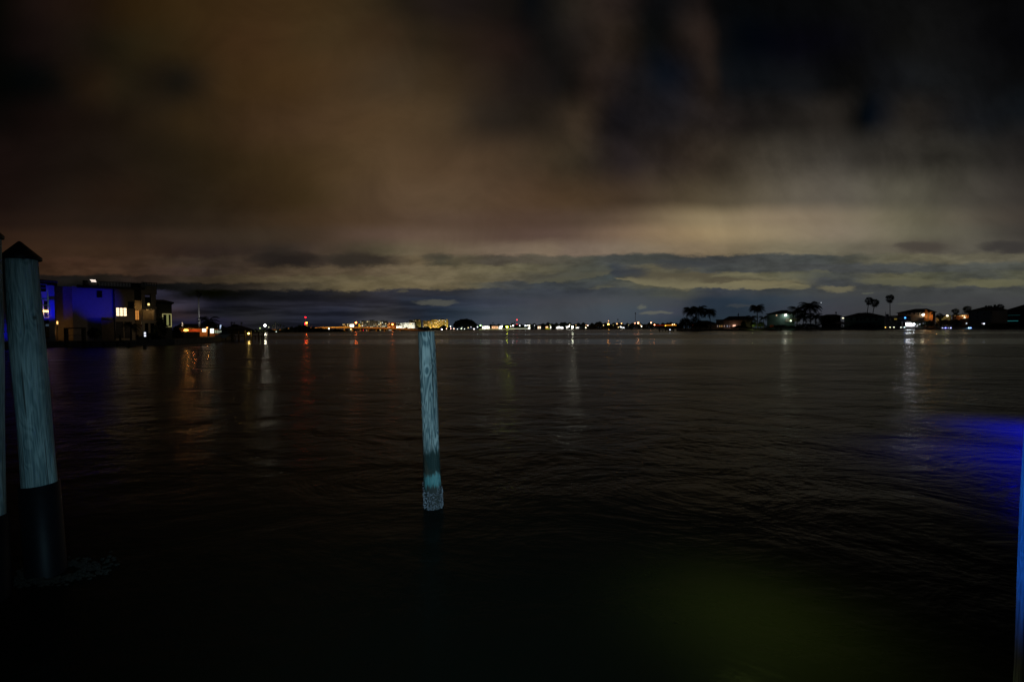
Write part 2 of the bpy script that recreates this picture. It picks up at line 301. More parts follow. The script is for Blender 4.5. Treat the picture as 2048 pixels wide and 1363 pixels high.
# ------------------------------------------------------------------ water and land
def water():
    b = MB(); v = [b.bm.verts.new(p) for p in ((-9000,-60,0),(9000,-60,0),(9000,9000,0),(-9000,9000,0))]; b.bm.faces.new(v)
    M = bpy.data.materials.new('bay_water'); M.use_nodes = True; g = G(M.node_tree); bs = M.node_tree.nodes['Principled BSDF']
    ge = g.n('ShaderNodeNewGeometry'); s3 = g.n('ShaderNodeSeparateXYZ'); g.l(ge.outputs['Position'], s3.inputs[0]); x, y = s3.outputs[0], s3.outputs[1]
    pos = ge.outputs['Position']
    bs.inputs['Base Color'].default_value = (.006, .0062, .004, 1); bs.inputs['IOR'].default_value = 1.115
    # wind lanes: ruffled and calm water
    nl = g.noise(g.comb(g.m('MULTIPLY', x, .006), g.m('MULTIPLY', y, .02)), 1.0, 3, .5)
    yw = g.m('ADD', y, g.m('ADD', g.m('MULTIPLY', g.m('SUBTRACT', nl, .5), 14.0), g.m('MULTIPLY', x, .12)))
    calm = g.m('MULTIPLY', g.mr(yw, 68, 74), g.mr(yw, 112, 96))
    calm2 = g.m('MULTIPLY', g.mr(yw, 170, 185), g.mr(yw, 235, 215))
    cm = g.m('MAXIMUM', calm, calm2)
    # ripples
    r1 = g.noise(g.comb(g.m('MULTIPLY', x, .8), y, .0), 2.2, 4, .6, .3)
    r2 = g.noise(g.comb(g.m('MULTIPLY', x, .55), g.m('MULTIPLY', y, .8), 3.0), .85, 5, .6, .5)
    r3 = g.noise(g.comb(g.m('MULTIPLY', x, .5), g.m('MULTIPLY', y, 1.0), 6.0), 9.0, 2, .5)
    h = g.m('ADD', g.m('MULTIPLY', r1, .12), g.m('ADD', g.m('MULTIPLY', r2, .48), g.m('MULTIPLY', r3, .012)))
    bp = g.n('ShaderNodeBump'); bp.inputs['Distance'].default_value = 1.0
    g.put(bp.inputs['Strength'], g.m('MULTIPLY', g.m('SUBTRACT', .6, g.m('MULTIPLY', cm, .40)), g.m('MULTIPLY', g.mr(g.noise(g.comb(g.m('MULTIPLY', x, .35), y, 5.0), .16, 3, .6), .35, .65, .55, 1.5), g.mr(y, 4, 20, .18, 1.0))))
    g.l(h, bp.inputs['Height']); g.l(bp.outputs[0], bs.inputs['Normal'])
    np0 = g.noise(g.comb(g.m('MULTIPLY', x, .25), y, 1.0), .35, 3, .55)
    ro = g.m('ADD', g.m('SUBTRACT', .25, g.m('MULTIPLY', cm, .11)), g.m('MULTIPLY', g.m('SUBTRACT', np0, .5), .16))
    g.l(ro, bs.inputs['Roughness']); bs.inputs['Specular IOR Level'].default_value = .43; bs.inputs['Specular Tint'].default_value = (1, .95, .98, 1)
    o = b.build('water', M); o['kind'] = 'structure'
water()
def land(name, pts, z, back, m, wall=concrete):
    poly = [(X(px, Y), Y) for px, Y in pts]
    poly += [(p[0]*(back/p[1]) if i == 0 else p[0]*(back/p[1]), back) for i, p in enumerate((poly[-1], poly[0]))]
    o = MB().plan(poly, -1.0, z).build(name, m); o['kind'] = 'structure'; return poly
def seawall(name, pts, z, label, m=concrete):
    b = MB(); q = [(X(px, Y), Y) for px, Y in pts]
    for (x0, y0), (x1, y1) in zip(q, q[1:]):
        v = []
        d = Vector((x1-x0, y1-y0)).normalized(); n = Vector((d.y, -d.x))*.25
        for (xx, yy_) in ((x0+n.x, y0+n.y), (x1+n.x, y1+n.y), (x1-n.x*.2, y1-n.y*.2), (x0-n.x*.2, y0-n.y*.2)): v.append((xx, yy_))
        b.plan(v, -1.0, z+.12)
    return tag(b.build(name, m), label, 'seawall')
LP = [(-300, 52), (-100, 59), (0, 63), (130, 68), (250, 70), (345, 76), (415, 91), (440, 102), (470, 122)]
land('left_shore', LP, .75, 600, earth); seawall('seawall', LP, .75, 'concrete seawall below the blue house and the big beige house')
SP = [(488, 330), (540, 380), (600, 425), (690, 440), (700, 470)]
land('mangrove_spit', SP, .5, 560, earth)
FP = [(-400, 1500), (300, 1400), (700, 1180), (850, 1000), (1060, 985), (1300, 1150), (1500, 1250), (1800, 1300), (2600, 1400)]
land('far_shore', FP, 1.2, 4000, earth)
RP = [(1353, 350), (1365, 345), (1420, 352), (1600, 375), (1830, 425), (2100, 432), (2500, 440)]
land('right_island', RP, 1.1, 900, earth); seawall('seawall', RP, 1.1, 'long dark seawall edging the palm island on the right')

# ------------------------------------------------------------------ vegetation
def leaves(b, c, rad, n, size, seed, hole=.0):
    r = random.Random(seed)
    for _ in range(n):
        while True:
            p = Vector((r.uniform(-1, 1), r.uniform(-1, 1), r.uniform(-1, 1)))
            if hole < p.length < 1: break
        c0 = Vector(c)+Vector((p.x*rad[0], p.y*rad[1], p.z*rad[2])); s_ = size*r.uniform(.6, 1.4)
        a = Vector((r.gauss(0, 1), r.gauss(0, 1), r.gauss(0, 1))).normalized(); d = a.orthogonal().normalized(); e = a.cross(d)
        b.bm.faces.new([b.bm.verts.new(c0+q) for q in (d*s_, e*s_*.45, -d*s_, -e*s_*.45)])
def frond(b, o, az, el, L, droop, leafw, nseg=7, leaflets=True):
    """arched pinnate frond"""
    p = Vector(o); e = el; prev = p.copy(); hd = Vector((math.cos(az), math.sin(az), 0)); side = Vector((-math.sin(az), math.cos(az), 0))
    for i in range(nseg):
        d = hd*math.cos(e)+Vector((0, 0, math.sin(e))); q = prev+d*(L/nseg)
        w = leafw*math.sin(math.pi*(i+.9)/(nseg+.6))
        for sg in (-1, 1):
            for k in (0., .5):
                a = prev.lerp(q, k); a2 = prev.lerp(q, k+.38)
                tip = a.lerp(a2, .8)+side*sg*w+Vector((0, 0, -w*.75))+d*w*.3
                b.bm.faces.new([b.bm.verts.new(v) for v in (a, a2, tip)])
        b.bm.faces.new([b.bm.verts.new(v) for v in (prev-side*.03*L/3, q-side*.02*L/3, q+side*.02*L/3, prev+side*.03*L/3)])
        prev = q; e -= droop/nseg
def fan(b, o, dirv, L, w, n=9):
    d = dirv.normalized(); s_ = d.orthogonal().normalized(); s_ = (Matrix.Rotation(rnd.uniform(0, 6.3), 3, d) @ s_)
    hub = Vector(o)+d*L*.45
    b.bm.faces.new([b.bm.verts.new(v) for v in (Vector(o)-s_*.04, hub-s_*.03, hub+s_*.03, Vector(o)+s_*.04)])
    for k in range(n):
        a = (k/(n-1)-.5)*2.5
        t_ = hub+(d*math.cos(a)+s_*math.sin(a))*L*.55
        t_.z -= .12*L*abs(math.sin(a)); m_ = (d*math.cos(a+.14)+s_*math.sin(a+.14))*L*.3
        b.bm.faces.new([b.bm.verts.new(v) for v in (hub, hub+m_, t_)])
@square
def palm(label, base, top, Y, rpx, kind='feather', group=None, tr=.28, n=22, bk=bark, seed=0, name='palm_tree'):
    r = random.Random(seed*31+5); B = P(*base, Y); T = P(*top, Y); R = rpx*pxw(Y)*1.14
    T.y += 0; t_ = thing(name, label, 'palm tree', B, group)
    pts = []; k = 7
    for i in range(k):
        f = i/(k-1); p = B.lerp(T, f); p.x = B.x+(T.x-B.x)*f**1.5; pts.append(p)
    MB().tube(pts, [tr*(1.25-.55*i/(k-1)) for i in range(k)], 8).build('trunk', bk, t_, True)
    b = MB()
    if kind == 'feather':
        for i in range(int(n*1.5)):
            el = r.uniform(-.25, 1.35); frond(b, T, i*2.4+r.uniform(-.3, .3), el, R*r.uniform(1.0, 1.25), 1.2+el*.7, R*.36)
    elif kind == 'coconut':
        for i in range(int(n*1.3)):
            el = r.uniform(-.35, 1.4); frond(b, T, i*2.4+r.uniform(-.3, .3), el, R*r.uniform(1.1, 1.4), 1.45+el*.6, R*.30)
    else:
        for i in range(n*2):
            z = r.uniform(-.75, 1); a = r.uniform(0, 6.28); q = math.sqrt(max(0, 1-z*z))
            fan(b, T, Vector((q*math.cos(a), q*math.sin(a), z)), R*r.uniform(.8, 1.05), R*.4)
        for i in range(n):      # hanging dead skirt
            a = r.uniform(0, 6.28); fan(b, T-Vector((0, 0, R*.2)), Vector((.45*math.cos(a), .45*math.sin(a), -1)), R*r.uniform(.7, 1.2), R*.3, 6)
    b.build('crown', leaf, t_)
    return t_
@square
def tree(label, px, pyb, pyt, Y, wpx, group=None, n=900, name='shade_tree', seed=0, blobs=9, size=None, m=None):
    r = random.Random(seed+11); B = P(px, pyb, Y); top = Z(px, pyt, Y); Wd = wpx*pxw(Y)/2; Ht = top-B.z
    t_ = thing(name, label, 'tree', B, group)
    b = MB(); b.tube([B, B+Vector((0, 0, Ht*.45))], [Wd*.07+.08, Wd*.04+.05], 7)
    for i in range(4):
        a = r.uniform(0, 6.28); b.tube([B+Vector((0, 0, Ht*.3)), B+Vector((math.cos(a)*Wd*.5, math.sin(a)*Wd*.5, Ht*.65))], [Wd*.04+.04, .03], 5)
    b.build('trunk', bark, t_)
    b = MB(); s_ = size or max(.18, 1.0*pxw(Y))
    leaves(b, B+Vector((0, 0, Ht*.55)), (Wd*.75, Wd*.75, Ht*.40), n//3, s_, seed)
    for i in range(blobs):
        a = math.pi*(i+.5)/blobs; rr = r.uniform(.72, .9)
        c = B+Vector((math.cos(a)*Wd*rr*.85, r.uniform(-.5, .5)*Wd, Ht*(.32+math.sin(a)*.50*rr)))
        leaves(b, c, (Wd*.30, Wd*.35, Ht*.2), n//blobs, s_, seed+i+1)
    b.build('crown', m or leaf2, t_); return t_
@square
def treeline(name, pts, Y, depth, n, size, seed, label, cat='trees'):
    """a far wood that reads as one mass: px, top py along its length"""
    r = random.Random(seed); b = MB()
    for _ in range(n):
        i = r.randrange(len(pts)-1); f = r.random(); px = pts[i][0]*(1-f)+pts[i+1][0]*f; pt = pts[i][1]*(1-f)+pts[i+1][1]*f
        pt += 2.2*(math.sin(px*.13)*math.sin(px*.31+1)+.5*math.sin(px*.71))
        Yq = Y+r.uniform(0, depth); zt = Z(px, pt, Y); z = zt*(1-r.random()**2.2*.999)
        c0 = Vector((X(px, Yq)*(1 if True else 0), Yq, max(.2, z))); s_ = size*r.uniform(.6, 1.5)
        a = Vector((r.gauss(0, 1), r.gauss(0, 1), r.gauss(0, 1))).normalized(); d = a.orthogonal().normalized(); e = a.cross(d)
        b.bm.faces.new([b.bm.verts.new(c0+q) for q in (d*s_, e*s_*.6, -d*s_, -e*s_*.6)])
    o = b.build(name, leaf2); o['kind'] = 'stuff'; o['label'] = label; return o
# ------------------------------------------------------------------ lamps
@square
def lamp(label, px, py, Y, c, s, r=.5, base=None, group=None, name='street_lamp', arm=0, zb=None, shape=(1, 1, 1)):
    """pole standing on the ground with a glowing head"""
    hp = P(px, py, Y); zb = zb if zb is not None else 1.0
    t_ = thing(name, label, 'lamp', (hp.x, Y+.3, min(zb, hp.z-.2)), group)
    pr = max(.05, Y*.00012)
    MB().tube([(hp.x, Y+.3, min(zb, hp.z-.2)), (hp.x, Y+.3, hp.z-r*.3)], [pr*1.3, pr], 6).build('pole', steel, t_)
    MB().ball(hp, r, 2, shape).build('lamp_head', emit(c, s), t_, True)
    return t_

def window(parent, px0, py0, px1, py1, Y, pm, fm=wht, nx=1, ny=1, name='window', fw_=.06, dz=.04):
    x0, x1 = X(px0, Y), X(px1, Y); pmn = (px0+px1)/2; z0, z1 = Z(pmn, py1, Y), Z(pmn, py0, Y); b = MB()
    b.box(x0-fw_, x1+fw_, Y-dz-.03, Y-.002, z1, z1+fw_); b.box(x0-fw_, x1+fw_, Y-dz-.03, Y-.002, z0-fw_, z0)
    b.box(x0-fw_, x0, Y-dz-.03, Y-.002, z0, z1); b.box(x1, x1+fw_, Y-dz-.03, Y-.002, z0, z1)
    for i in range(1, nx): x = x0+(x1-x0)*i/nx; b.box(x-fw_*.6, x+fw_*.6, Y-dz-.02, Y-dz+.005, z0, z1)
    for i in range(1, ny): z = z0+(z1-z0)*i/ny; b.box(x0, x1, Y-dz-.018, Y-dz+.004, z-fw_*.25, z+fw_*.25)
    w = b.build(name, fm, parent)
    MB().box(x0, x1, Y-dz+.006, Y-.004, z0, z1).build('pane', pm, w)
    return w
# ================================================================== PILINGS
def wood(ring=.34, dk=(.035, .09, .11, 1), lt=(.66, .66, .62, 1)):
    M = bpy.data.materials.new('weathered_piling_wood'); M.use_nodes = True; g = G(M.node_tree); bs = M.node_tree.nodes['Principled BSDF']
    tc = g.n('ShaderNodeTexCoord'); s3 = g.n('ShaderNodeSeparateXYZ'); g.l(tc.outputs['Object'], s3.inputs[0]); x, y, z = s3.outputs
    v = g.comb(x, y, g.m('MULTIPLY', z, .16))
    n = g.noise(v, 6.5, 2, .45, .9)
    # knots pull the grain around them
    vo = g.n('ShaderNodeTexVoronoi'); g.l(g.comb(x, y, g.m('MULTIPLY', z, .75)), vo.inputs['Vector']); vo.inputs['Scale'].default_value = 4.2
    kd = vo.outputs['Distance']; kn = g.mr(kd, .34, .04)
    rings = g.m('SINE', g.m('MULTIPLY', g.m('ADD', n, g.m('MULTIPLY', kn, .08)), 74.0))
    fine = g.noise(g.comb(x, y, g.m('MULTIPLY', z, .03)), 70, 3, .6)
    f = g.mr(g.m('ADD', g.m('MULTIPLY', g.mr(rings, -1, 1), ring), g.m('MULTIPLY', fine, 1-ring)), .14, .84)
    a = g.mix(f, dk, lt)
    big = g.noise(v, 2.2, 3, .6); a = g.mix(g.mr(big, .42, .58), a, g.mix(f, tuple(v*.8 for v in dk), tuple(v*.6 for v in lt)))
    a = g.mix(g.m('MULTIPLY', g.mr(kd, .10, .045), .8), a, (.06, .045, .035, 1))
    crack = g.noise(g.comb(x, y, g.m('MULTIPLY', z, .02)), 45, 1, .5); a = g.mix(g.m('MULTIPLY', g.mr(crack, .60, .68), .8), a, (.03, .03, .03, 1))
    # tide marks: dark stain with dripping edges, then green-scoured wood
    jag = g.m('MULTIPLY', g.m('SUBTRACT', g.noise(g.comb(x, y, g.m('MULTIPLY', z, .05)), 48, 4, .65), .5), .34)
    zz = g.m('ADD', z, jag)
    st = g.m('MULTIPLY', g.mr(zz, .88, .74), g.mr(zz, .45, .50)); 
    a = g.mix(g.m('MULTIPLY', st, .97), a, g.mix(g.mr(g.noise(v, 12, 2), .4, .6), (.012, .03, .026, 1), (.05, .045, .03, 1)))
    gr = g.mr(zz, .50, .45); a = g.mix(g.m('MULTIPLY', gr, .8), a, g.mix(fine, (.03, .14, .15, 1), (.16, .46, .46, 1)))
    lo = g.mr(zz, .36, .30); a = g.mix(lo, a, (.05, .045, .04, 1))
    g.l(a, bs.inputs['Base Color']); bs.inputs['Roughness'].default_value = .8
    bp = g.n('ShaderNodeBump'); bp.inputs['Distance'].default_value = .006; bp.inputs['Strength'].default_value = .8
    g.l(g.m('ADD', f, g.m('MULTIPLY', kn, .6)), bp.inputs['Height']); g.l(bp.outputs[0], bs.inputs['Normal'])
    return M
WOOD = wood()
def wood_plain():
    M = WOOD.copy(); M.name = 'piling_wood_above_sleeve'; t = M.node_tree
    return M
def column_mesh(L, r0, r1, nz, seed, amp=.006, ns=40, z0=-.6):
    b = MB(); r = random.Random(seed); rings = []
    ph = [r.uniform(0, 6.28) for _ in range(6)]
    for i in range(nz+1):
        z = z0+(L-z0)*i/nz; f = max(0, z/L); R = r0+(r1-r0)*f; ring = []
        for k in range(ns):
            a = 2*math.pi*k/ns
            q = R+amp*(math.sin(a*2+z*.9+ph[0])+.6*math.sin(a*3-z*1.7+ph[1])+.3*math.sin(a*7+z*2.3+ph[2])+.4*math.sin(z*4+ph[3]))
            ring.append(b.bm.verts.new((q*math.cos(a), q*math.sin(a), z)))
        rings.append(ring)
    for A, B in zip(rings, rings[1:]):
        for k in range(ns): b.bm.faces.new((A[k], A[(k+1) % ns], B[(k+1) % ns], B[k]))
    b.bm.faces.new(rings[-1]); b.bm.faces.new(rings[0][::-1]); return b
def piling(label, base, top, r0, r1, sleeve=None, cap=False, seed=1, spin=0, barn=False, zoff=0):
    t_ = bpy.data.objects.new('piling', None); C.objects.link(t_); tag(t_, label, 'piling', 'wooden dock pilings in the near water')
    d = Vector(top)-Vector(base); L = d.length
    t_.location = base; t_.rotation_euler = (d.to_track_quat('Z', 'Y') @ Matrix.Rotation(spin, 3, 'Z').to_quaternion()).to_euler()
    m_ = WOOD if barn else WOOD2
    s_ = column_mesh(L, r0, r1, 90, seed).build('shaft', m_, t_)
    for p in s_.data.polygons: p.use_smooth = len(p.vertices) == 4
    if sleeve:
        b = MB(); b.tube([(0, 0, -.5), (0, 0, sleeve-.004), (0, 0, sleeve)], [r0+.016, r0+.012, r0+.002], 48, False)
        o = b.build('sleeve', blackcap, t_, True)
    if cap:
        b = MB(); R = r1+.022; b.tube([(0, 0, L-.015), (0, 0, L+.012), (0, 0, L+.018), (0, 0, L+.165), (0, 0, L+.17)], [R, R+.002, R*.97, .012, .002], 40); b.build('cap', blackcap, t_)
    if barn:
        r = random.Random(3); b = MB()
        for i in range(1100):
            z = .40*r.random()**1.25-.02; a = r.uniform(0, 6.283)
            if z > .24 and math.sin(a*5)+math.sin(a*3+1)+.8*math.sin(a*11) < (z-.27)*22: continue
            R = r0+.004; s = r.uniform(.005, .012); c0 = Vector((R*math.cos(a), R*math.sin(a), z)); n_ = Vector((math.cos(a), math.sin(a), 0))
            tt = Vector((-n_.y, n_.x, 0)); ang = r.uniform(0, 3.1); u_ = tt*math.cos(ang)+Vector((0, 0, 1))*math.sin(ang); w_ = n_.cross(u_)
            asp = r.uniform(.5, 1)
            lo = [b.bm.verts.new(c0+u_*s*math.cos(k*1.257)+w_*s*asp*math.sin(k*1.257)) for k in range(5)]
            hi_ = [b.bm.verts.new(c0+n_*s*r.uniform(.7, 1.5)+(u_*math.cos(k*1.257)+w_*asp*math.sin(k*1.257))*s*.45+u_*s*.2) for k in range(5)]
            for k in range(5): b.bm.faces.new((lo[k], lo[(k+1) % 5], hi_[(k+1) % 5], hi_[k]))
            b.bm.faces.new(hi_)
        M = mat('barnacle_shell', (.24, .22, .25), .6, .8, 60)
        o = b.build('barnacle_crust', M, t_); o['kind'] = 'stuff'
    return t_
WOOD2 = wood(.12, (.08, .17, .20, 1), (.62, .76, .76, 1)); WOOD2.name = 'piling_wood_upper'
for nd in WOOD2.node_tree.nodes:      # no tide zones above the plastic sleeve
    if nd.type == 'MAP_RANGE':
        a_, b_ = nd.inputs[1].default_value, nd.inputs[2].default_value
        if (round(a_, 2), round(b_, 2)) in ((.88, .74), (.50, .45), (.36, .30)): nd.inputs[1].default_value -= 5; nd.inputs[2].default_value -= 5
piling('bare leaning piling in the middle of the view with barnacles at the waterline', P(867, 1015, 6.1), P(852.5, 662.5, 6.1), .119, .113, seed=4, spin=.6, barn=True)
lp = piling('thick capped piling near the left edge with a pointed black cap and a cleat', P(93, 1146, 4.45), P(41.5, 517, 4.45), .137, .125, sleeve=.90, cap=True, seed=9, spin=2.0)
piling('capped piling cut off by the left edge, just left of the cleated piling', P(-26, 1190, 4.0), P(-42, 470, 4.0), .135, .127, sleeve=.72, cap=True, seed=13, spin=1.0)
piling('blue-lit piling cut off by the right edge of the view', Vector((X(2113, 2.55), 2.55, 0)), Vector((X(2113, 2.55)+.02, 2.55, 2.28)), .131, .120, seed=21, spin=.3)
# cleat bolted to the left piling
b = MB(); q = [P(94.5, 579, 4.38), P(95.5, 590, 4.36), P(96, 600, 4.35), P(98, 612, 4.36), P(101, 624, 4.38)]
b.tube(q, [.002, .005, .007, .006, .002], 10)
for py in (597, 610): b.tube([P(84, py, 4.42), P(91, py, 4.38), P(96.5, py, 4.36)], [.007, .004, .006], 8)
cm_ = mat('galvanised_cleat', (.55, .60, .62), .5, .1, 30, .2)
bpy.context.view_layer.update()
o = b.build('cleat', cm_); o.parent = lp; o.matrix_parent_inverse = lp.matrix_world.inverted()
# oyster clump on the bottom round the left piling
b = MB(); r = random.Random(5); ctr = P(95, 1146, 4.45)
for i in range(700):
    a = r.uniform(0, 6.28); q = .14+abs(r.gauss(0, .07))*(1+.35*max(0, math.cos(a-.5))); c0 = ctr+Vector((math.cos(a)*q*1.5+.09, math.sin(a)*q*.9, r.uniform(-.01, .035)*max(.2, 1-q)))
    b.ball(c0, r.uniform(.012, .028), 1, (1, r.uniform(.4, 1), r.uniform(.3, .7)))
o = b.build('oyster_clump', mat('oyster_shell', (.016, .014, .010), .9, .5, 30)); tag(o, 'dark oyster clump at the waterline round the capped left piling', 'oysters', kind='stuff')

# ================================================================== LEFT BANK
# --- blue house
plot(111, 73, 45.5)
t_ = thing('blue_house', 'white house flooded in blue light behind the capped piling at the far left', 'house', (X(60, 73), 73, .75))
Y = 73.0
part(-230, 563, 111, 684, Y+.6, Y+11, 'wall', white_wall, t_)
part(98, 599, 110.6, 684, Y, Y+.597, 'corner_pier', white_wall, t_)
part(78, 635, 98, 639.5, Y-.3, Y+.598, 'balcony_slab', white_wall, t_)
part(-20, 600, 78, 640, Y+.3, Y+.597, 'balcony_front', white_wall, t_)
b = MB(); x0, x1 = X(-230, Y), X(118, Y); z = Z(100, 564, Y); b.hip(x0, x1, Y-.6, Y+12, z+.2, z+1.1, .3, .2); b.build('roof', roofg, t_)
window(t_, 80, 569, 94.5, 583, Y+.6, glass, wht, 1, 2, fw_=.10)
window(t_, 79, 601, 97, 634, Y+.6, glass, wht, 2, 1, fw_=.10)
b = BX(80, 620.3, 97.5, 623, Y+.35, Y+.5); b.build('strip_lamp', emit((255, 200, 120), 5), t_)
b = MB()
for px in range(80, 99, 3): b.box(X(px, Y-.25), X(px, Y-.25)+.05, Y-.25, Y-.2, Z(90, 635, Y-.25), Z(90, 625.5, Y-.25))
b.box(X(79, Y-.25), X(98, Y-.25), Y-.26, Y-.18, Z(90, 625.6, Y-.25), Z(90, 624.6, Y-.25)); b.build('railing', mat('warm_rail', (.5, .35, .2), .7), t_)
part(86, 641, 101, 676, Y+.2, Y+.58, 'door_recess', dark, t_)
w = part(92, 654, 98, 674, Y+.12, Y+.19, 'door', mat('yellow_door', (.5, .33, .08), .6), t_)
part(91.5, 648, 98, 652, Y+.1, Y+.19, 'transom', emit((90, 110, 130), .25), t_)
window(t_, 1, 590, 7, 606, Y+.6, glass, wht, 1, 2, fw_=.08)
part(1.5, 598, 6, 601, Y+.35, Y+.5, 'lamp_strip', emit((255, 210, 150), 3), t_)
BL = (0.0, 0.004, 1.0)
flood('blue_flood', P(106, 683, Y-2.2), P(105, 655, Y), BL, .9, cone=95, blend=1)
flood('blue_flood_upper', P(90, 640, Y-3.5), P(99, 607, Y), BL, .30, cone=80, blend=1)
flood('blue_flood_left', P(10, 684, Y-2.0), P(8, 650, Y), BL, .6, cone=110, blend=1)
light('balcony_light', 'POINT', P(93, 624, Y+.2), (1, .6, .2), 14, .05)
# wall lantern by the lane
t_ = thing('wall_lantern', 'lit lantern on the lane wall between the blue house and the beige house', 'lamp', (X(115, Y+1), Y+1, .75))
MB().tube([(X(115, Y+1), Y+1, .75), P(115, 650, Y+1)], .06, 8).build('post', dark, t_)
part(113.6, 642, 116.6, 648, Y+.85, Y+1.1, 'lamp_head', emit((255, 190, 110), 2.2), t_)
part(113.2, 640.5, 117, 642, Y+.8, Y+1.15, 'cap', dark, t_)
# --- beige three-storey house
plot(231, 78, 41)
Y = 78.0
t_ = thing('beige_house', 'large beige house with roof deck, tower balconies and a blue-lit wall', 'house', (X(220, Y), Y, .75))
part(90, 572, 146, 684, Y+3, Y+14, 'wall', beige, t_)          # receding brown side
part(146.2, 574, 230, 684, Y, Y+12, 'wall', mat('pale_side_wall', (.55, .5, .48), .9, .08), t_)
part(231, 576, 270.5, 684, Y-.6, Y+11, 'wall', beige, t_)
part(227.6, 578, 230.6, 684, Y-.32, Y-.05, 'downspout', dark, t_)
b = MB(); b.box(X(157, Y), X(291, Y), Y-1.6, Y+13, Z(200, 577, Y), Z(200, 572.5, Y)); b.build('roof_slab', roofd, t_)
part(168, 561, 200, 572.6, Y+3, Y+6, 'roof_cabin', dark, t_)
part(183, 559.4, 194, 560.4, Y+2.7, Y+2.9, 'roof_lamp', emit((255, 235, 220), 2.0), t_)
part(185, 561.9, 195, 563.2, Y+2.7, Y+2.9, 'roof_lamp', emit((255, 235, 220), 2.0), t_)
b = MB()
for px in range(198, 292, 6): b.box(X(px, Y), X(px, Y)+.08, Y-.9, Y-.82, Z(px, 573, Y), Z(px, 566, Y))
b.box(X(198, Y), X(291, Y), Y-.92, Y-.8, Z(245, 566.4, Y), Z(245, 565.4, Y)); b.build('deck_railing', dark, t_)
window(t_, 196.5, 582, 205.5, 594, Y, glass, dark, 1, 2)
part(203, 640, 228, 684, Y-1.6, Y-.02, 'porch', mat('brown_wall', (.12, .10, .08), .9), t_)
window(t_, 233.5, 615.5, 254, 631.5, Y-.6, emit((255, 226, 180), 1.8), dark, 3, 3, fw_=.09)
for a in (232, 249): part(a, 643, a+15, 676, Y-.68, Y-.603, 'garage_door', dark, t_)
window(t_, 258, 604, 268, 616, Y-.6, glass, dark, 1, 1)
# recess and tower
part(270.7, 574, 285, 684, Y+1.2, Y+11, 'wall', beige, t_)
window(t_, 271.5, 620.5, 278.5, 639, Y+1.2, emit((230, 150, 70), .7), dark, 2, 3, fw_=.05)
part(264, 566, 284, 600, Y-.3, Y+1.18, 'recess_block', dark, t_)  # dark box across the upper part of the balcony recess
tw = mat('tower_wall', (.38, .34, .27), .9, .1)
Yt = Y-1.2
part(284.5, 572, 315.5, 587.5, Yt-.15, Yt+4, 'parapet', tw, t_)
for a, b_ in ((284.8, 291.5), (303.5, 313.5)): part(a, 587.6, b_, 612, Yt, Yt+4, 'pier', tw, t_)
part(284.6, 612.1, 315, 618, Yt-.1, Yt+4.1, 'balcony_slab', tw, t_)
part(291.6, 606, 303.4, 612, Yt+.05, Yt+.2, 'balcony_rail', dark, t_)
part(296.5, 606.3, 300.5, 610.5, Yt-.05, Yt+.03, 'lamp', emit((255, 225, 140), 1.6), t_)
part(291.6, 594, 303.4, 612, Yt+3.4, Yt+3.6, 'back_wall', dark, t_)
for a, b_ in ((284.7, 286.4), (309.5, 313.2)): part(a, 618.1, b_, 640.4, Yt, Yt+4, 'pier', tw, t_)
part(286.5, 618.1, 309.4, 640.4, Yt+3.0, Yt+3.2, 'back_wall', beige, t_)
part(304.2, 621, 308.6, 640, Yt+2.4, Yt+2.7, 'lit_column', beige, t_)
part(284.6, 640.5, 315, 646, Yt-.1, Yt+4.1, 'balcony_slab', tw, t_)
for a, b_ in ((284.7, 290), (297, 301), (309.5, 313.2)): part(a, 646.1, b_, 684, Yt, Yt+4, 'pier', tw, t_)
part(290.1, 646.1, 309.3, 684, Yt+2.0, Yt+2.2, 'garage_door', dark, t_)
light('balcony_light_low', 'POINT', P(296, 621, Yt+1.8), (1, .62, .25), 9, .06)
light('balcony_light_rec', 'POINT', P(276, 612, Y+.3), (1, .6, .2), 7, .06)
b = MB()
for px in range(285, 316, 5): b.box(X(px, Yt), X(px, Yt)+.08, Yt, Yt+.08, Z(px, 572, Yt), Z(px, 565.5, Yt))
b.box(X(285, Yt), X(315, Yt), Yt-.02, Yt+.1, Z(300, 566, Yt), Z(300, 564.8, Yt)); b.build('tower_railing', dark, t_)
# hip-roofed wing
Yw = Y+3
part(315.7, 603, 344.5, 690, Yw, Yw+9, 'wall', beige, t_)
b = MB(); b.hip(X(296, Yw), X(348.5, Yw), Yw-.8, Yw+10, Z(330, 604, Yw), Z(312, 596, Yw), .3); b.build('wing_roof', roofd, t_)
window(t_, 327, 628.5, 342, 652, Yw, glass, emit((235, 225, 150), .35), 1, 1, fw_=.12)
part(333.5, 629, 338, 650, Yw-.09, Yw-.05, 'curtain', emit((190, 190, 120), .35), t_)
flood('blue_flood_side', P(203, 676, Y-11), P(197, 606, Y), BL, .11, cone=33, blend=.85)
flood('warm_lane_flood', P(118, 668, Y-.5), P(130, 655, Y+3), (1, .50, .14), .02, cone=150, blend=1)
light('front_wall_fill', 'POINT', P(262, 650, Y-5), (1, .72, .42), 26, .06)  # unseen warm point added to brighten the beige front wall
# --- boat lift frame in front
plot()
Y = 66.0
t_ = thing('boat_lift', 'dark timber boat lift frame at the seawall in front of the beige house', 'boat lift', (X(150, Y), Y, 0))
for px in (132, 167): 
    x = X(px, Y); MB().box(x-.17, x+.17, Y-.17, Y+.17, -.5, Z(px, 657.2, Y)).build('post', timber, t_)
MB().box(X(129, Y), X(171, Y), Y-.12, Y+.12, Z(150, 657, Y), Z(150, 654.8, Y)).build('beam', timber, t_)
MB().box(X(133, Y), X(166, Y), Y-.1, Y+.1, Z(150, 671, Y), Z(150, 669.6, Y)).build('cradle', steel, t_)
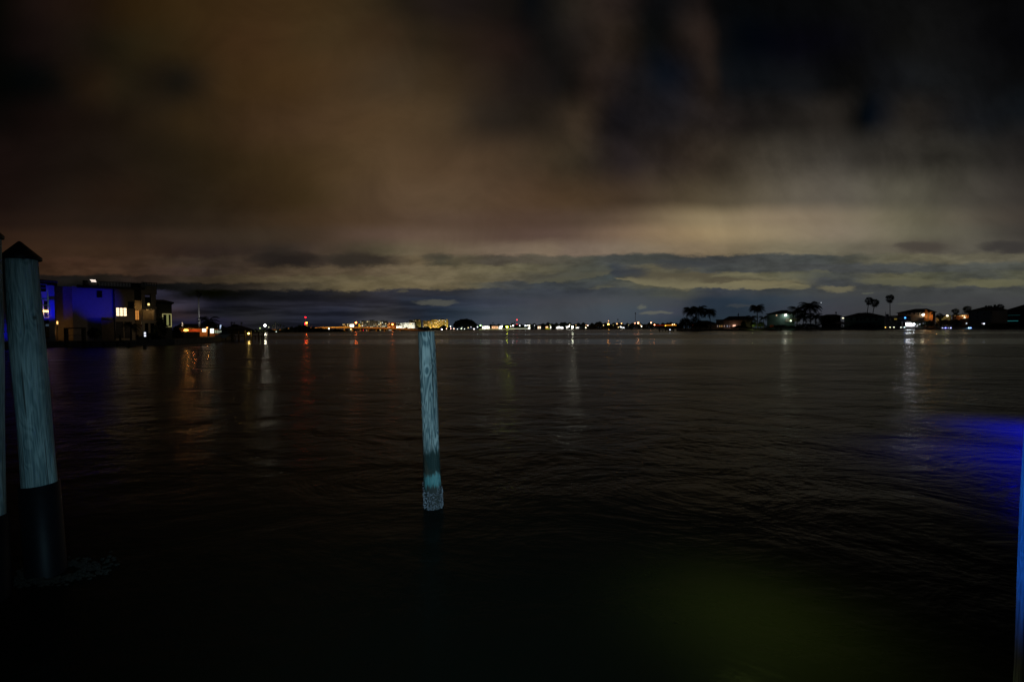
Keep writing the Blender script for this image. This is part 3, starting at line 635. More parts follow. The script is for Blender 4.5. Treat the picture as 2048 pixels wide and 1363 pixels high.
# dock along the seawall
t_ = thing('dock', 'low grey dock platform below the beige house with the white power pedestal', 'dock', (X(225, 66.5), 66.5, 0))
MB().box(X(172, 66.5), X(262, 66.5), 65.2, 67.6, .75, .92).build('deck', timber, t_)
for px in (180, 207, 234, 258): x = X(px, 65.4); MB().tube([(x, 65.4, -.5), (x, 65.4, .74)], .13, 10).build('post', timber, t_)
for px in (240, 275): x = X(px, 65.3); MB().tube([(x, 65.3, .93), (x, 65.3, 1.75)], .12, 10).build('mooring_post', timber, t_)
Y = 68.0
t_ = thing('power_pedestal', 'dock power pedestal with two square white lights near the tower house', 'pedestal', (X(289.3, Y), Y, .75))
part(287.6, 661, 291.2, 676, Y, Y+.25, 'body', dark, t_)
for a in (664.2, 669.6): part(287.8, a, 291, a+3.1, Y-.05, Y-.003, 'light', emit((225, 235, 255), 1.8), t_)
p = P(290, 700, 57); o = MB().tube([(p.x, 57, -.5), (p.x-.02, 57, .55)], [.2, .17], 12).build('mooring_pile', timber); tag(o, 'short dark mooring pile standing alone in the water below the pedestal', 'piling')
# plants on the left bank
tree('round dark tree in front of the low wing of the beige house', 321, 684, 629, 79, 26, n=900, seed=1)
palm('small palm in front of the garage doors of the beige house', (262, 684), (262, 650), 73, 14, 'coconut', seed=2, n=16, tr=.12)
tree('low dark shrub along the blue-lit wall of the beige house', 190, 684, 652, 74, 22, n=500, name='shrub', seed=3)
tree('dark shrub beside the lane lantern', 121, 650, 634, 76.5, 8, n=220, name='shrub', seed=4)
tree('dark shrub left of the low orange-lit house', 353, 684, 650, 96, 24, n=600, name='shrub', seed=5)
tree('dark low hedge tree behind the pedestal lights', 305, 684, 664, 76, 40, n=600, name='shrub', seed=6)
palm('tall pale bare palm trunk with a tiny crown above the low house', (399, 655), (396.5, 587), 112, 6, 'fan', seed=3, n=12, tr=.17, bk=palebark)
flood('palm_uplight', P(402, 656, 108), P(397.5, 630, 112), (.9, .92, 1), .12, .4, 60, 1)
palm('broad feather palm in front of the lit low house', (417.5, 672), (418, 642), 108, 18, 'coconut', seed=4, n=20, tr=.2)
o = MB().plan([(X(290, 80), 80), (X(345, 88), 88), (X(352, 93), 93), (X(290, 86), 86)], .754, .80).build('lawn', grass); o['kind'] = 'structure'
# flagpole with a sagging line of lights
t_ = thing('flagpole', 'thin leaning pole with a red pennant before the tower house', 'pole', (X(285, 75), 75, .75))
MB().tube([(X(285.5, 75), 75, .75), P(283, 632, 75)], [.05, .03], 6).build('pole', steel, t_)
MB().box(X(282.4, 75), X(284, 75), 74.97, 74.99, Z(283, 653, 75), Z(283, 649, 75)).build('pennant', red, t_)
# --- low house with orange porch
plot(400, 118, 34)
Y = 118.0
t_ = thing('low_house', 'low lit house with orange porch and bright white windows', 'house', (X(400, Y), Y, .75))
part(352, 655.5, 447, 674, Y, Y+9, 'wall', rust, t_)
b = MB(); b.hip(X(347, Y), X(452, Y), Y-2.2, Y+10, Z(400, 655, Y), Z(400, 646.8, Y), .12); b.build('roof', roofd, t_)
window(t_, 404.5, 656.5, 412, 663.5, Y, emit((255, 240, 210), 2.2), wht, 2, 1, name='window', fw_=.08)
window(t_, 420.5, 657, 427.5, 665.8, Y, emit((235, 255, 235), 2.0), wht, 2, 1, fw_=.08)
window(t_, 430, 660, 435.5, 665.8, Y, emit((200, 215, 180), .8), dark, 3, 2, fw_=.12)
window(t_, 437.5, 660, 443, 665.4, Y, emit((225, 240, 215), 1.0), dark, 2, 1, fw_=.12)
part(376, 659, 401, 663, Y-.25, Y-.02, 'red_lit_panel', red, t_)  # red light on the wall put in as a red panel
b = MB(); b.ball(P(371.5, 660, Y-2.3), .4, 2, (1.5, 1, .7)); b.build('porch_lamp', emit((255, 170, 70), 6), t_, True)
for px in (418.2,): part(417.4, 657, 419, 673, Y-1.8, Y-1.5, 'porch_post', wht, t_)
light('porch_light_a', 'POINT', P(373, 661, Y-2.9), (1, .42, .08), 90, .1)
light('porch_light_b', 'POINT', P(388, 657.5, Y-1.2), (1, .30, .08), 45, .1)
light('porch_light_c', 'POINT', P(414, 657.5, Y-1.6), (1, .50, .15), 75, .1)
lamp('orange globe lamp post beside the white windows of the low house', 414.6, 655, Y-5, (255, 170, 90), 5, .22, zb=.75)
b = MB(); b.plan([(X(345, 103), 103), (X(399, 106), 106), (X(399, 106.4), 106.4), (X(345, 103.4), 103.4)], .75, Z(380, 664, 104)); tag(b.build('garden_wall', concrete), 'dark garden wall in front of the orange-lit porch', 'wall')
for i, (px, py, w_) in enumerate(((364.5, 645.4, 'topmost of three stacked lantern lights left of the orange porch'), (365, 648, 'middle of three stacked lantern lights left of the orange porch'), (364.4, 650.8, 'lowest of three stacked lantern lights left of the orange porch'))):
    lamp(w_, px, py, 113, (255, 225, 190), 1.2, .1, zb=.75, name='lantern')
# --- boathouse and boats
plot(470, 108, 30)
Y = 108.0
t_ = thing('boathouse', 'dark open boathouse with hip roof and cupola over the water', 'boathouse', (X(472, Y), Y, 0))
b = MB(); b.hip(X(438, Y), X(507, Y), Y-3, Y+6, Z(472, 658.4, Y), Z(472, 650.6, Y), .38); b.build('roof', roofd, t_)
b = MB(); b.box(X(463, Y), X(476, Y), Y+.5, Y+2.5, Z(470, 651.2, Y), Z(470, 649.6, Y)); b.hip(X(461.5, Y), X(477.5, Y), Y+.2, Y+2.8, Z(470, 649.4, Y), Z(470, 647.8, Y), .35, .08); b.build('cupola', roofd, t_)
for px in (441, 452, 464, 477, 490, 503):
    for dy in (-2.6, 5.4): x = X(px, Y); MB().tube([(x, Y+dy, -.5), (x, Y+dy, Z(px, 658.6, Y))], .14, 8).build('post', timber, t_)
MB().box(X(437, Y), X(508, Y), Y+5.6, Y+6.6, .8, 1.0).build('walkway', timber, t_)
MB().box(X(441, Y), X(503, Y), Y+5.5, Y+5.6, 1.3, Z(470, 658.6, Y)).build('back_screen', dark, t_)
MB().ball(P(497.5, 666.5, Y-2.7), .2, 2).build('lamp', emit((255, 200, 90), 14), t_, True)
light('boathouse_light', 'POINT', P(498, 668, Y-2.3), (1, .7, .25), 25, .08)
t_ = thing('motorboat', 'white motorboat with windscreen on a lift beside the boathouse', 'boat', (X(440, 104), 104, .2))
b = MB(); x0, x1 = X(430, 104), X(462, 104); b.prism([(x0, 1.35), (x0+.35, .55), (x1-1.2, .5), (x1, 1.45)], 102.9, 105.1); b.build('hull', hullw, t_)
MB().prism([(x0+.8, 1.4), (x0+2.6, 1.4), (x0+2.3, 2.1), (x0+1.3, 2.1)], 103.3, 104.7).build('windscreen', glass, t_)
MB().tube([(x0+.9, 104, 1.4), (x0+.9, 104, 2.9), (x0+2.4, 104, 2.9), (x0+2.4, 104, 1.4)], .04, 6).build('top_frame', steel, t_)
MB().box(x0+.6, x0+2.7, 103.2, 104.8, 2.9, 2.98).build('canopy', dark, t_)
t_ = thing('sport_fishing_mast', 'white lit antenna mast above the lit low house windows', 'mast', (X(436, 112), 112, .6))
MB().tube([(X(436.5, 112), 112, .6), P(435, 649, 112)], .06, 6).build('pole', hullw, t_)
MB().tube([P(440, 658, 112), P(441.5, 649.5, 112)], [.10, .16], 8).build('lamp_head', emit((200, 220, 255), .9), t_)
MB().tube([P(436.5, 658, 112), P(433, 649, 112)], .035, 6).build('antenna', hullw, t_)
plot()
for px, w_ in ((517.5, 'nearer'), (527, 'farther')):
    p = P(px, 676, 118); o = MB().tube([(p.x, 118, -.5), (p.x, 118, Z(px, 662, 118))], .16, 8).build('mooring_pile', timber)
    tag(o, ('left' if px < 520 else 'right')+' one of two dark mooring piles right of the boathouse', 'piling', 'mooring piles right of the boathouse')
t_ = thing('finger_pier', 'thin dark finger pier reaching right from the boathouse', 'pier', (X(515, 116), 116, 0))
MB().box(X(506, 116), X(529, 116), 115.4, 116.6, .85, 1.0).build('deck', timber, t_)
for px in (510, 523): x = X(px, 116); MB().tube([(x, 116, -.5), (x, 116, .84)], .12, 8).build('post', timber, t_)

# ================================================================== SPIT, BRIDGE, CONDOS
treeline('mangrove_thicket', [(538, 661), (560, 660), (580, 656), (593, 653), (606, 652.5), (622, 655), (640, 658), (660, 659.5), (690, 662)], 432, 50, 5200, 1.0, 3, 'dark mangrove thicket on the spit below the bridge end')
treeline('shore_scrub', [(500, 660.5), (540, 660), (545, 661)], 390, 30, 500, .8, 5, 'dark scrub on the shore right of the boathouse')
for i, (px, py, lab) in enumerate(((463, 645, 'left'), (468, 645.5, 'middle'), (483, 645, 'right'))):
    palm(lab+'most of three thin far palms above the boathouse roof' if lab != 'middle' else 'middle one of three thin far palms above the boathouse roof', (px, 660), (px, py), 420, 2.6, 'fan', 'far palms above the boathouse', seed=40+i, n=10, tr=.25)
for i, (px, py) in enumerate(((537, 652), (546, 651), (551, 645), (556, 648), (561, 649), (567, 652))):
    palm(('first', 'second', 'third', 'fourth', 'fifth', 'sixth')[i]+' far palm from the left in the row right of the white floodlight', (px, 661), (px, py), 430, 2.4, 'fan', 'row of far palms by the car park', seed=50+i, n=9, tr=.25)
lamp('brightest white floodlight on the shore right of the boathouse', 530, 650.5, 420, (255, 245, 215), 65, .85, zb=.5, name='floodlight')
lamp('dim greenish lamp just left of the bright white floodlight', 520, 656, 420, (170, 190, 120), 3, .5, zb=.5)
lamp('thin pale lamp just right of the bright white floodlight', 537.5, 654, 420, (190, 190, 170), 2, .4, zb=.5)
def strip(px0, px1, py0, py1, Y, c, s, label, dep=1.0):
    o = BX(px0, py0, px1, py1, Y, Y+dep).build('glow_strip', emit(c, s)); tag(o, label, 'light strip'); return o  # on quays and walls the emission stands in for lamplight
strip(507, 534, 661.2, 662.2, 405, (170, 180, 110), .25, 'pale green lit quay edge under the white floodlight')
strip(544, 563, 658.6, 660, 470, (230, 130, 30), .45, 'orange row of lights left of the mangrove thicket')
strip(566, 573, 656.5, 658.5, 475, (250, 150, 40), .8, 'short orange light left of the mangrove thicket')
strip(576, 585, 656, 657.8, 475, (250, 160, 40), .8, 'orange light strip touching the mangrove thicket')
lamp('tiny white lamp low on the mangrove bank', 552.5, 663, 400, (230, 255, 240), 2.5, .35, zb=.4)
# bridge
YB = 560.0
t_ = thing('bridge', 'long low bridge lit orange along its edge', 'bridge', (X(720, YB), YB, 0))
top = [(606, 655.6), (625, 654.7), (650, 653.7), (675, 653.2), (700, 653.2), (730, 653.8), (760, 654.6), (790, 655.6), (815, 656.8), (840, 658.6), (856, 660)]
def ribbon(pts, dz0, dz1, y0, y1):
    b = MB(); A = []
    for px, py in pts:
        z = Z(px, py, YB); x = X(px, YB); A.append([b.bm.verts.new(v) for v in ((x, y0, z+dz0), (x, y0, z+dz1), (x, y1, z+dz1), (x, y1, z+dz0))])
    for p, q in zip(A, A[1:]):
        for k in range(4): b.bm.faces.new((p[k], q[k], q[(k+1) % 4], p[(k+1) % 4]))
    b.bm.faces.new(A[0]); b.bm.faces.new(A[-1][::-1]); return b
ribbon(top, -.95, 0, YB, YB+.4).build('parapet', condo, t_)
ribbon(top, -1.75, -.96, YB+.3, YB+11).build('deck', concrete, t_)
ribbon(top, -2.5, -1.76, YB+1.0, YB+1.8).build('girder', dark, t_)
for px in range(640, 850, 16):
    z = Z(px, 655.5+max(0, (px-760))*.035, YB)-1.2; x = X(px, YB); MB().box(x-.7, x+.7, YB+1, YB+10, -1, min(z, 6)).build('pier', concrete, t_)
for i, px in enumerate((650, 672, 694)): flood('bridge_light', (X(px, YB), YB-9, 13), (X(px, YB), YB, Z(px, 654, YB)-.4), (1, .36, .03), .75, .42, 125, 1)
for i, px in enumerate((625, 716, 740, 765, 790, 815)): flood('bridge_light', (X(px, YB), YB-9, 13), (X(px, YB), YB, Z(px, 655, YB)-.4), (1, .30, .03), .42, .42, 125, 1)
lamp('tall orange-red street lamp standing on the bridge, left of the condominium', 712, 645, YB+6, (255, 110, 40), 36, .95, zb=6)
lamp('orange-red street lamp on the bridge before the square orange block', 785, 648.4, YB+6, (255, 120, 50), 30, .9, zb=5)
lamp('thin unlit lamp post near the left end of the bridge', 623, 649, YB+6, (60, 40, 20), .2, .3, zb=6)
lamp('thin unlit lamp post on the bridge, second from its left end', 642, 650.5, YB+6, (60, 60, 60), .2, .3, zb=6)
# bridge tender mast with red lights
t_ = thing('signal_mast', 'signal mast with two red lights at the left end of the bridge', 'mast', (X(611.5, 520), 520, .5))
MB().tube([(X(611.2, 520), 520, .5), P(611, 634.5, 520)], [.3, .12], 6).build('pole', steel, t_)
for py in (634.3, 647.2): MB().ball(P(611 if py < 640 else 610.6, py, 519.6), .75, 2).build('red_light', emit((255, 20, 30), 26 if py > 640 else 7), t_, True)
MB().ball(P(613.2, 645.2, 519), .85, 2).build('orange_lamp', emit((255, 110, 30), 40), t_, True)
part(612.3, 648, 614, 654, 519, 520.5, 'cabin', emit((240, 170, 70), .55), t_)
part(614.2, 649.2, 620, 650, 519, 519.5, 'crossarm', condo, t_)
lamp('white lamp above the pair of white lights under the bridge', 657.7, 656.7, 545, (255, 250, 240), 9, .55, zb=.3)
for px, py, n_ in ((654.3, 659.8, 'left'), (659.2, 660, 'right')):
    lamp(n_+' one of two white lights low under the bridge left span', px, py, 545, (255, 240, 235), 6, .65, zb=.2, group='white lights under the bridge', shape=(1.2, 1, .8))
for i, (px, py, c, s, r_, lab) in enumerate(((694, 655.7, (255, 30, 30), 4, .5, 'red light under the bridge left of the lit white sign'), (704.3, 660.3, (255, 25, 40), 5, .5, 'red light low under the bridge below the white sign'),
    (726.4, 660, (255, 20, 50), 5, .55, 'red light low under the bridge, right of the tall street lamp'), (701.8, 658, (250, 235, 160), 5, .6, 'yellowish lamp under the bridge below the bright white sign'),
    (692, 661, (230, 250, 240), 2.5, .4, 'small white light at the waterline under the bridge'), (733, 660.5, (240, 180, 140), 2, .4, 'faint peach light under the bridge right of the red one'),
    (739.5, 660, (220, 220, 220), 2, .4, 'faint white light under the bridge near its middle'), (722, 656, (210, 220, 220), 1.6, .4, 'small grey light close under the bridge deck'),
    (756.7, 659.6, (240, 220, 150), 2.5, .6, 'left one of two cream lights under the right part of the bridge'), (760.6, 658.7, (240, 225, 140), 2.5, .6, 'right one of two cream lights under the right part of the bridge'),
    (773.3, 658.8, (240, 210, 130), 2.5, .6, 'cream light under the bridge below the square orange block'))):
    lamp(lab, px, py, 640, c, s, r_, zb=.3, name='marina_light')
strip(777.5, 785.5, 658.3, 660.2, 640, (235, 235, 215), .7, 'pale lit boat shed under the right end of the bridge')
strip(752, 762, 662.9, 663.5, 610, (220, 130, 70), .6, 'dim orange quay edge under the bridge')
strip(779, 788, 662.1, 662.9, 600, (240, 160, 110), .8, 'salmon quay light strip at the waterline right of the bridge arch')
# condominiums
def tower(label, px0, px1, py0, pyb, Y, m, lit, floors, cols, seed, caps=(), name='condominium', glow=((255, 225, 160), (255, 190, 110), (235, 240, 220)), dep=10, endw=None, dens=.3, group='condominiums beyond the bridge', bright=1.3):
    r = random.Random(seed); t_ = thing(name, label, 'building', (X((px0+px1)/2, Y), Y, 1), group)
    part(px0, py0, px1, pyb, Y, Y+dep, 'wall', m, t_)
    for a, b_, h in caps: part(a, py0-h, b_, py0-.02, Y+4, Y+12, 'roof_plant', dark, t_)
    fh = (pyb-py0)/floors; cw = (px1-px0)/cols; proto = {}
    b = MB()
    for f in range(floors+1): z = Z((px0+px1)/2, py0+fh*f, Y); b.box(X(px0, Y)-.05, X(px1, Y)+.05, Y-.9, Y-.01, z-.16, z+.16)
    b.build('balcony_slabs', m, t_)
    wx = (X(px0+cw*.5, Y)-X(px0, Y)); wz = fh*.42*pxw(Y)
    pr = {}
    for f in range(floors):
        for c_ in range(cols):
            k = r.random() < dens*(1.5 if f > floors*.6 else 1)
            mm = emit(r.choice(glow), r.choice((.25, .45, .9, 1.6))*bright) if k else glass
            if mm.name not in pr:
                pr[mm.name] = MB().box(0, wx, 0, .12, 0, wz).build('window', mm, t_); o = pr[mm.name]
            else: o = pr[mm.name].copy(); C.objects.link(o)
            o.location = Vector((X(px0+cw*(c_+.14), Y), Y-.14, Z((px0+px1)/2, py0+fh*(f+.8), Y)))-Vector(t_['origin'])
    if endw: part(endw[0], py0-.3, endw[1], pyb, Y-2.5, Y-.95, 'end_wall', m, t_)
    return t_
YC = 1300.0
tower('small dim block at the left end of the condominium row', 685, 697, 646.8, 656, YC, condo, 0, 3, 5, 1, dens=.25)
tower('low block with the dazzling white sign behind the bridge', 697.5, 708, 646.4, 656, YC-40, condo, 0, 2, 3, 2, dens=.1, caps=((699, 706, .8),))
strip(699.8, 707.5, 648.6, 653.6, YC-48, (255, 248, 235), 3.0, 'dazzling white lit sign behind the bridge, left of the tall street lamp')
strip(717, 720, 647.3, 653.4, YC-50, (235, 180, 40), .8, 'upright yellow lit panel right of the tall bridge lamp')
tower('widest grey condominium with scattered warm windows and three roof boxes', 720.3, 773.5, 641.6, 654.2, YC, mat('condo_grey', (.30, .29, .27), .9, .1, .2), 0, 6, 16, 3, dens=.33, caps=((723, 729, 1), (739, 747.5, 2.0), (762, 767, 1)))
tower('square orange-lit block beside the second bridge lamp', 774.5, 783.5, 645.6, 655.5, YC-60, rust, 0, 4, 3, 4, dens=.15)
tower('narrow orange-lit block just right of the second bridge lamp', 784.5, 791, 645.4, 655.5, YC-60, rust, 0, 4, 2, 5, dens=.2)
tower('bright floodlit white hotel with dark window grid at the bridge end', 792.5, 803, 645.6, 656.4, YC-150, white_wall, 0, 4, 5, 6, dens=.05, name='hotel', group='white hotel blocks')
tower('right wing of the floodlit white hotel behind palms', 803.5, 830, 645.8, 657.5, YC-140, white_wall, 0, 4, 10, 7, dens=.1, name='hotel', caps=((811, 815, 1.2),), group='white hotel blocks')
tower('tall condominium with a yellow end wall behind the white hotel', 818, 841.5, 639.8, 656, YC, mat('condo_olive', (.34, .32, .24), .9, .1, .2), 0, 8, 6, 8, dens=.15, caps=((827, 840, 1.7),), endw=(838.8, 841.6))
tower('left half of the yellow-lit condominium, lower roof', 845.5, 862, 641, 656.5, YC-20, condo, 0, 8, 6, 9, dens=.3, caps=((852, 857, .8),))
tower('yellow floodlit condominium left of the great dark tree', 862.3, 896, 639.2, 656.5, YC-10, condo, 0, 8, 11, 10, dens=.25, caps=((860, 864, .8), (881, 888, 1.8)), endw=(893.6, 896.2))
def facade(px, py, Y, c, L, off=18, cone=130, al=.42, dy=0): flood('facade_light', (X(px, Y)+0, Y-off, 2.0), (X(px, Y), Y, Z(px, py, Y)), c, L, al, cone, 1)
for px in (795, 802, 810, 819, 827): facade(px, 651, YC-145, (1, .95, .72), .95, 9)
for px in (865, 876, 888): facade(px, 648, YC-10, (1, .66, .10), .30, 22)
facade(895, 648, YC-12, (1, .80, .12), .35, 8, 80); facade(840, 648, YC-2, (1, .78, .12), .28, 8, 80)
for px in (850, 857): facade(px, 649, YC-20, (1, .66, .14), .10, 18)
for px in (725, 735, 746, 757, 768): facade(px, 648, YC, (1, .82, .5), .045, 22)
facade(779, 651, YC-60, (1, .5, .12), .55, 8); facade(787.5, 651, YC-60, (1, .45, .12), .35, 8); facade(702, 651, YC-40, (1, .7, .3), .3, 8); facade(690, 651, YC, (1, .7, .4), .06, 14)
treeline('shore_trees', [(690, 661), (760, 661), (800, 658.5), (830, 656.5), (850, 655), (870, 656), (890, 654), (905, 657)], 1050, 60, 4200, 1.5, 8, 'dark shore trees at the foot of the hotel and condominiums')
tree('rounded dark tree before the yellow condominium', 887, 660, 649.5, 1000, 14, n=700, seed=31, size=1.5)
tree('great round black tree right of the condominiums', 931, 660.5, 635.5, 760, 51, n=4200, seed=8, blobs=15, size=1.25)
for i, (px, py, c, s, r_, lab) in enumerate(((883.5, 658.3, (255, 230, 255), 12, 1.1, 'bright pinkish white lamp under the yellow condominium'), (893, 657, (255, 190, 160), 5, .9, 'peach lamp between the pinkish lamp and the great tree'),
    (901, 652.2, (255, 255, 240), 5, .9, 'white lamp high beside the great round tree'), (901.5, 657, (255, 190, 180), 5, .9, 'pink lamp low beside the great round tree'), (907.8, 657, (255, 200, 170), 5, .8, 'peach lamp at the left foot of the great tree'),
    (915, 657.8, (230, 235, 230), 2.5, .7, 'faint white lamp under the great tree, first from the left'), (922.5, 657, (225, 245, 200), 4, .8, 'pale green lamp under the great tree'), (924, 655, (225, 235, 210), 2, .6, 'faint pale lamp above the pale green one under the great tree'),
    (929, 657.4, (235, 245, 220), 2.5, .7, 'small white lamp under the middle of the great tree'), (936.5, 655, (240, 225, 150), 2.5, .7, 'cream upright lamp under the great tree'), (942, 653.6, (225, 220, 235), 2, .6, 'faint lilac lamp under the right side of the great tree'),
    (948, 657.6, (255, 235, 235), 5, .9, 'white lamp at the right foot of the great tree'), (955, 653.5, (235, 250, 245), 4, .8, 'white lamp beyond the right edge of the great tree'), (961, 650.5, (190, 255, 150), 9, 1.2, 'green-white lamp left of the white waterfront hall'))):
    lamp(lab, px, py, 740 if 905 < px < 956 else 960, c, s, r_, zb=1, group='shore lamps around the great tree')

# ================================================================== FAR SHORE, MIDDLE AND RIGHT
YF = 1020.0
treeline('far_woodland', [(955, 654), (975, 650.5), (1000, 650), (1030, 649), (1060, 648.5), (1090, 648), (1108, 646.8), (1130, 646), (1150, 647.2), (1180, 648), (1198, 644.8), (1215, 647.4), (1240, 647.6), (1270, 646.8), (1300, 647.6), (1330, 646.8), (1345, 646.6), (1360, 647.2), (1420, 648), (1700, 648), (2060, 648)], YF+45, 130, 26000, 1.6, 9, 'dark far woodland along the whole opposite shore')
def shed(label, px0, px1, py0, py1, m, L, c, wins=0, roof=True, Y=YF, name='waterfront_building', group='lit buildings on the far shore', wc=(255, 250, 235), ws=2.0):
    t_ = thing(name, label, 'building', (X((px0+px1)/2, Y), Y, 1.2), group)
    part(px0, py0+.9, px1, py1, Y, Y+9, 'wall', m, t_)
    if roof: MB().hip(X(px0, Y)-.6, X(px1, Y)+.6, Y-.8, Y+10, Z((px0+px1)/2, py0+.9, Y)+.3, Z((px0+px1)/2, py0, Y)+.3, .15).build('roof', roofd, t_)
    for i in range(wins):
        w = (px1-px0)/wins; MB().box(X(px0+w*(i+.18), Y), X(px0+w*(i+.82), Y), Y-.12, Y-.01, Z(px0, py1-1.0, Y), Z(px0, py0+2.0, Y)).build('window', emit(wc, ws), t_)
    if L: flood('shed_light', (X((px0+px1)/2, Y), Y-max(5, (px1-px0)*.45), 5.5), (X((px0+px1)/2, Y), Y, 4), c, L, .5, 140, 1)
    return t_
shed('long bright white waterfront hall right of the great tree', 964, 979.5, 650.2, 658.2, white_wall, 1.4, (1, .95, .85), 5, False)
shed('red-brown lit waterfront building between two white halls', 983, 996.5, 650.4, 657.5, rust, 1.0, (1, .75, .6), 3, wc=(255, 200, 150), ws=1.2)
shed('smaller white lit hall left of the yellow-green lamp', 997.5, 1004.5, 650.6, 658.2, white_wall, 1.3, (1, .95, .85), 2)
shed('white lit boathouse right of the row of white lamps', 1056, 1061, 652, 658.5, white_wall, 1.0, (1, 1, .95), 1, ws=2.5)
shed('dim orange lit house with two bright windows on the wooded shore', 1075, 1082, 650.5, 658, rust, .3, (1, .6, .25), 2, ws=1.6, wc=(255, 235, 200))
shed('small orange house with a yellow-green lit terrace', 1090.5, 1097, 650.8, 656, rust, .35, (1, .6, .3), 1, wc=(255, 210, 160), ws=1.5)
shed('narrow upright white lit panel building beside the terrace', 1100, 1102.4, 650.8, 657.5, white_wall, 1.6, (1, 1, .85), 1)
shed('wide dazzling white boat hall alone on the dark shore', 1112.5, 1127, 652, 657.3, white_wall, 1.8, (1, 1, 1), 4, ws=3)
shed('pale blue-white square shed right of the dazzling lamp', 1152.5, 1158.5, 652.2, 657, white_wall, .9, (.95, .97, 1), 1, False, ws=1.3)
shed('white waterfront hall below the pair of orange lamps', 1243, 1249.5, 652.8, 655.8, white_wall, 1.2, (.95, .97, 1), 2, ws=2)
shed('narrow dim white shed left of the bright twin lamps', 1132.6, 1135, 651.5, 656.8, white_wall, .8, (1, 1, 1), 1, ws=1.5)
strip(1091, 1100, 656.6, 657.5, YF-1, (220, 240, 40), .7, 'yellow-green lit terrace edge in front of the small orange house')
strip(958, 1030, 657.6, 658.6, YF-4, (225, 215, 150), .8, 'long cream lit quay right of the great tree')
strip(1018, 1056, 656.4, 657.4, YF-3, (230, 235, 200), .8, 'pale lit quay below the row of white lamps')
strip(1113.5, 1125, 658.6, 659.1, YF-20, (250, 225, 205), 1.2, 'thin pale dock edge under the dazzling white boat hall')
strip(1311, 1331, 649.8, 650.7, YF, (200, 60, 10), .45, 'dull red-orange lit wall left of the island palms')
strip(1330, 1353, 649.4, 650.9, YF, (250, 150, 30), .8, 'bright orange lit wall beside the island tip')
FL = [(1014, 653.6, (235, 255, 60), 45, 1.9, 'large yellow-green lamp in the middle of the lit quay'), (1004, 652, (255, 250, 230), 10, 1.2, 'white lamp left of the large yellow-green lamp'),
 (1021.5, 652, (250, 245, 220), 5, .9, 'small cream lamp right of the large yellow-green lamp'), (1026.2, 650.8, (255, 235, 240), 14, 1.2, 'white lamp left of the red radio mast'),
 (1039.7, 650.7, (240, 245, 240), 5, .9, 'white lamp just right of the red radio mast'), (1051, 650.8, (235, 245, 255), 14, 1.1, 'blue-white lamp left of the lit white boathouse'),
 (1055.8, 650, (255, 250, 225), 8, .9, 'first of two close cream lamps above the white boathouse'), (1059, 650.2, (255, 250, 210), 7, .9, 'second of two close cream lamps above the white boathouse'),
 (1069, 650.6, (225, 230, 230), 2.5, .7, 'faint white lamp above the dim orange house'), (1099.7, 649.6, (220, 240, 130), 2, .6, 'faint green lamp above the upright white panel'),
 (1137.4, 652.6, (255, 255, 245), 12, 1.5, 'large white lamp left of the brightest white far lamp'), (1139.3, 649.4, (255, 235, 190), 5, .9, 'small cream lamp above the twin white lamps'),
 (1145, 654, (255, 255, 225), 55, 1.9, 'brightest white lamp on the dark wooded shore'), (1151.8, 649.8, (255, 190, 110), 2, .7, 'small amber lamp right of the twin white lamps'),
 (1171.5, 655, (255, 245, 200), 6, 1.1, 'cream lamp at a small house low on the wooded shore'), (1172.2, 649.8, (255, 190, 130), 3, .8, 'small peach lamp above the low cream lamp'),
 (1175.8, 650.6, (255, 235, 225), 6, .9, 'pale lamp right of the small peach lamp'), (1207, 650.2, (255, 230, 160), 3, .8, 'small cream lamp left of the big amber lamp'),
 (1216.7, 648, (255, 165, 50), 40, 1.5, 'big amber lamp on the wooded shore'), (1217, 641.4, (255, 180, 120), 4, .8, 'small peach lamp on a tall pole above the big amber lamp'),
 (1226.6, 649.8, (170, 170, 110), 1.5, .7, 'faint olive lamp right of the big amber lamp'), (1234, 647.2, (255, 170, 100), 9, .9, 'left one of two orange lamps above the white hall'),
 (1243, 646.4, (255, 175, 100), 9, .9, 'right one of two orange lamps above the white hall'), (1241.3, 653.4, (255, 255, 240), 8, 1.0, 'white lamp touching the left end of the low white hall'),
 (1236.8, 654.2, (255, 225, 150), 3, .8, 'cream lamp low left of the white hall'), (1257.4, 649.8, (200, 190, 130), 1.5, .7, 'faint yellow lamp right of the white hall'),
 (1270, 645.8, (255, 150, 110), 9, 1.0, 'salmon lamp at the foot of the tall light mast'), (1276.4, 645.6, (255, 165, 100), 26, 1.4, 'large orange lamp just right of the tall light mast'),
 (1280.5, 649, (240, 190, 130), 2.5, .7, 'faint amber lamp below the large orange lamp'), (1283, 652, (255, 245, 210), 9, 1.0, 'white lamp low right of the tall light mast'),
 (1302, 645, (255, 160, 110), 16, 1.1, 'orange lamp alone above the woodland'), (1309, 649.2, (255, 160, 100), 14, 1.1, 'orange lamp at the left end of the red lit wall'),
 (1331, 651, (255, 210, 70), 5, .9, 'yellow lamp in front of the bright orange wall'), (1344.8, 648.8, (255, 200, 140), 7, .9, 'cream-orange lamp above the bright orange wall'),
 (1348.8, 648.2, (255, 195, 130), 7, .9, 'cream-orange lamp nearest the island tip')]
for px, py, c, s, r_, lab in FL: lamp(lab, px, py, YF-8 if py > 648 else YF+30, c, s, r_, zb=1.2, group='lamps on the far shore')
t_ = thing('radio_mast', 'radio mast with red lights top and bottom behind the lit quay', 'mast', (X(1034, YF), YF+60, 1.2))
MB().tube([(P(1034, 650, YF+60).x, YF+60, 1.2), P(1034, 639.6, YF+60)], [.5, .3], 6).build('pole', steel, t_)
MB().ball(P(1034, 639.4, YF+60), 1.2, 2).build('red_light', emit((255, 60, 60), 6), t_, True)
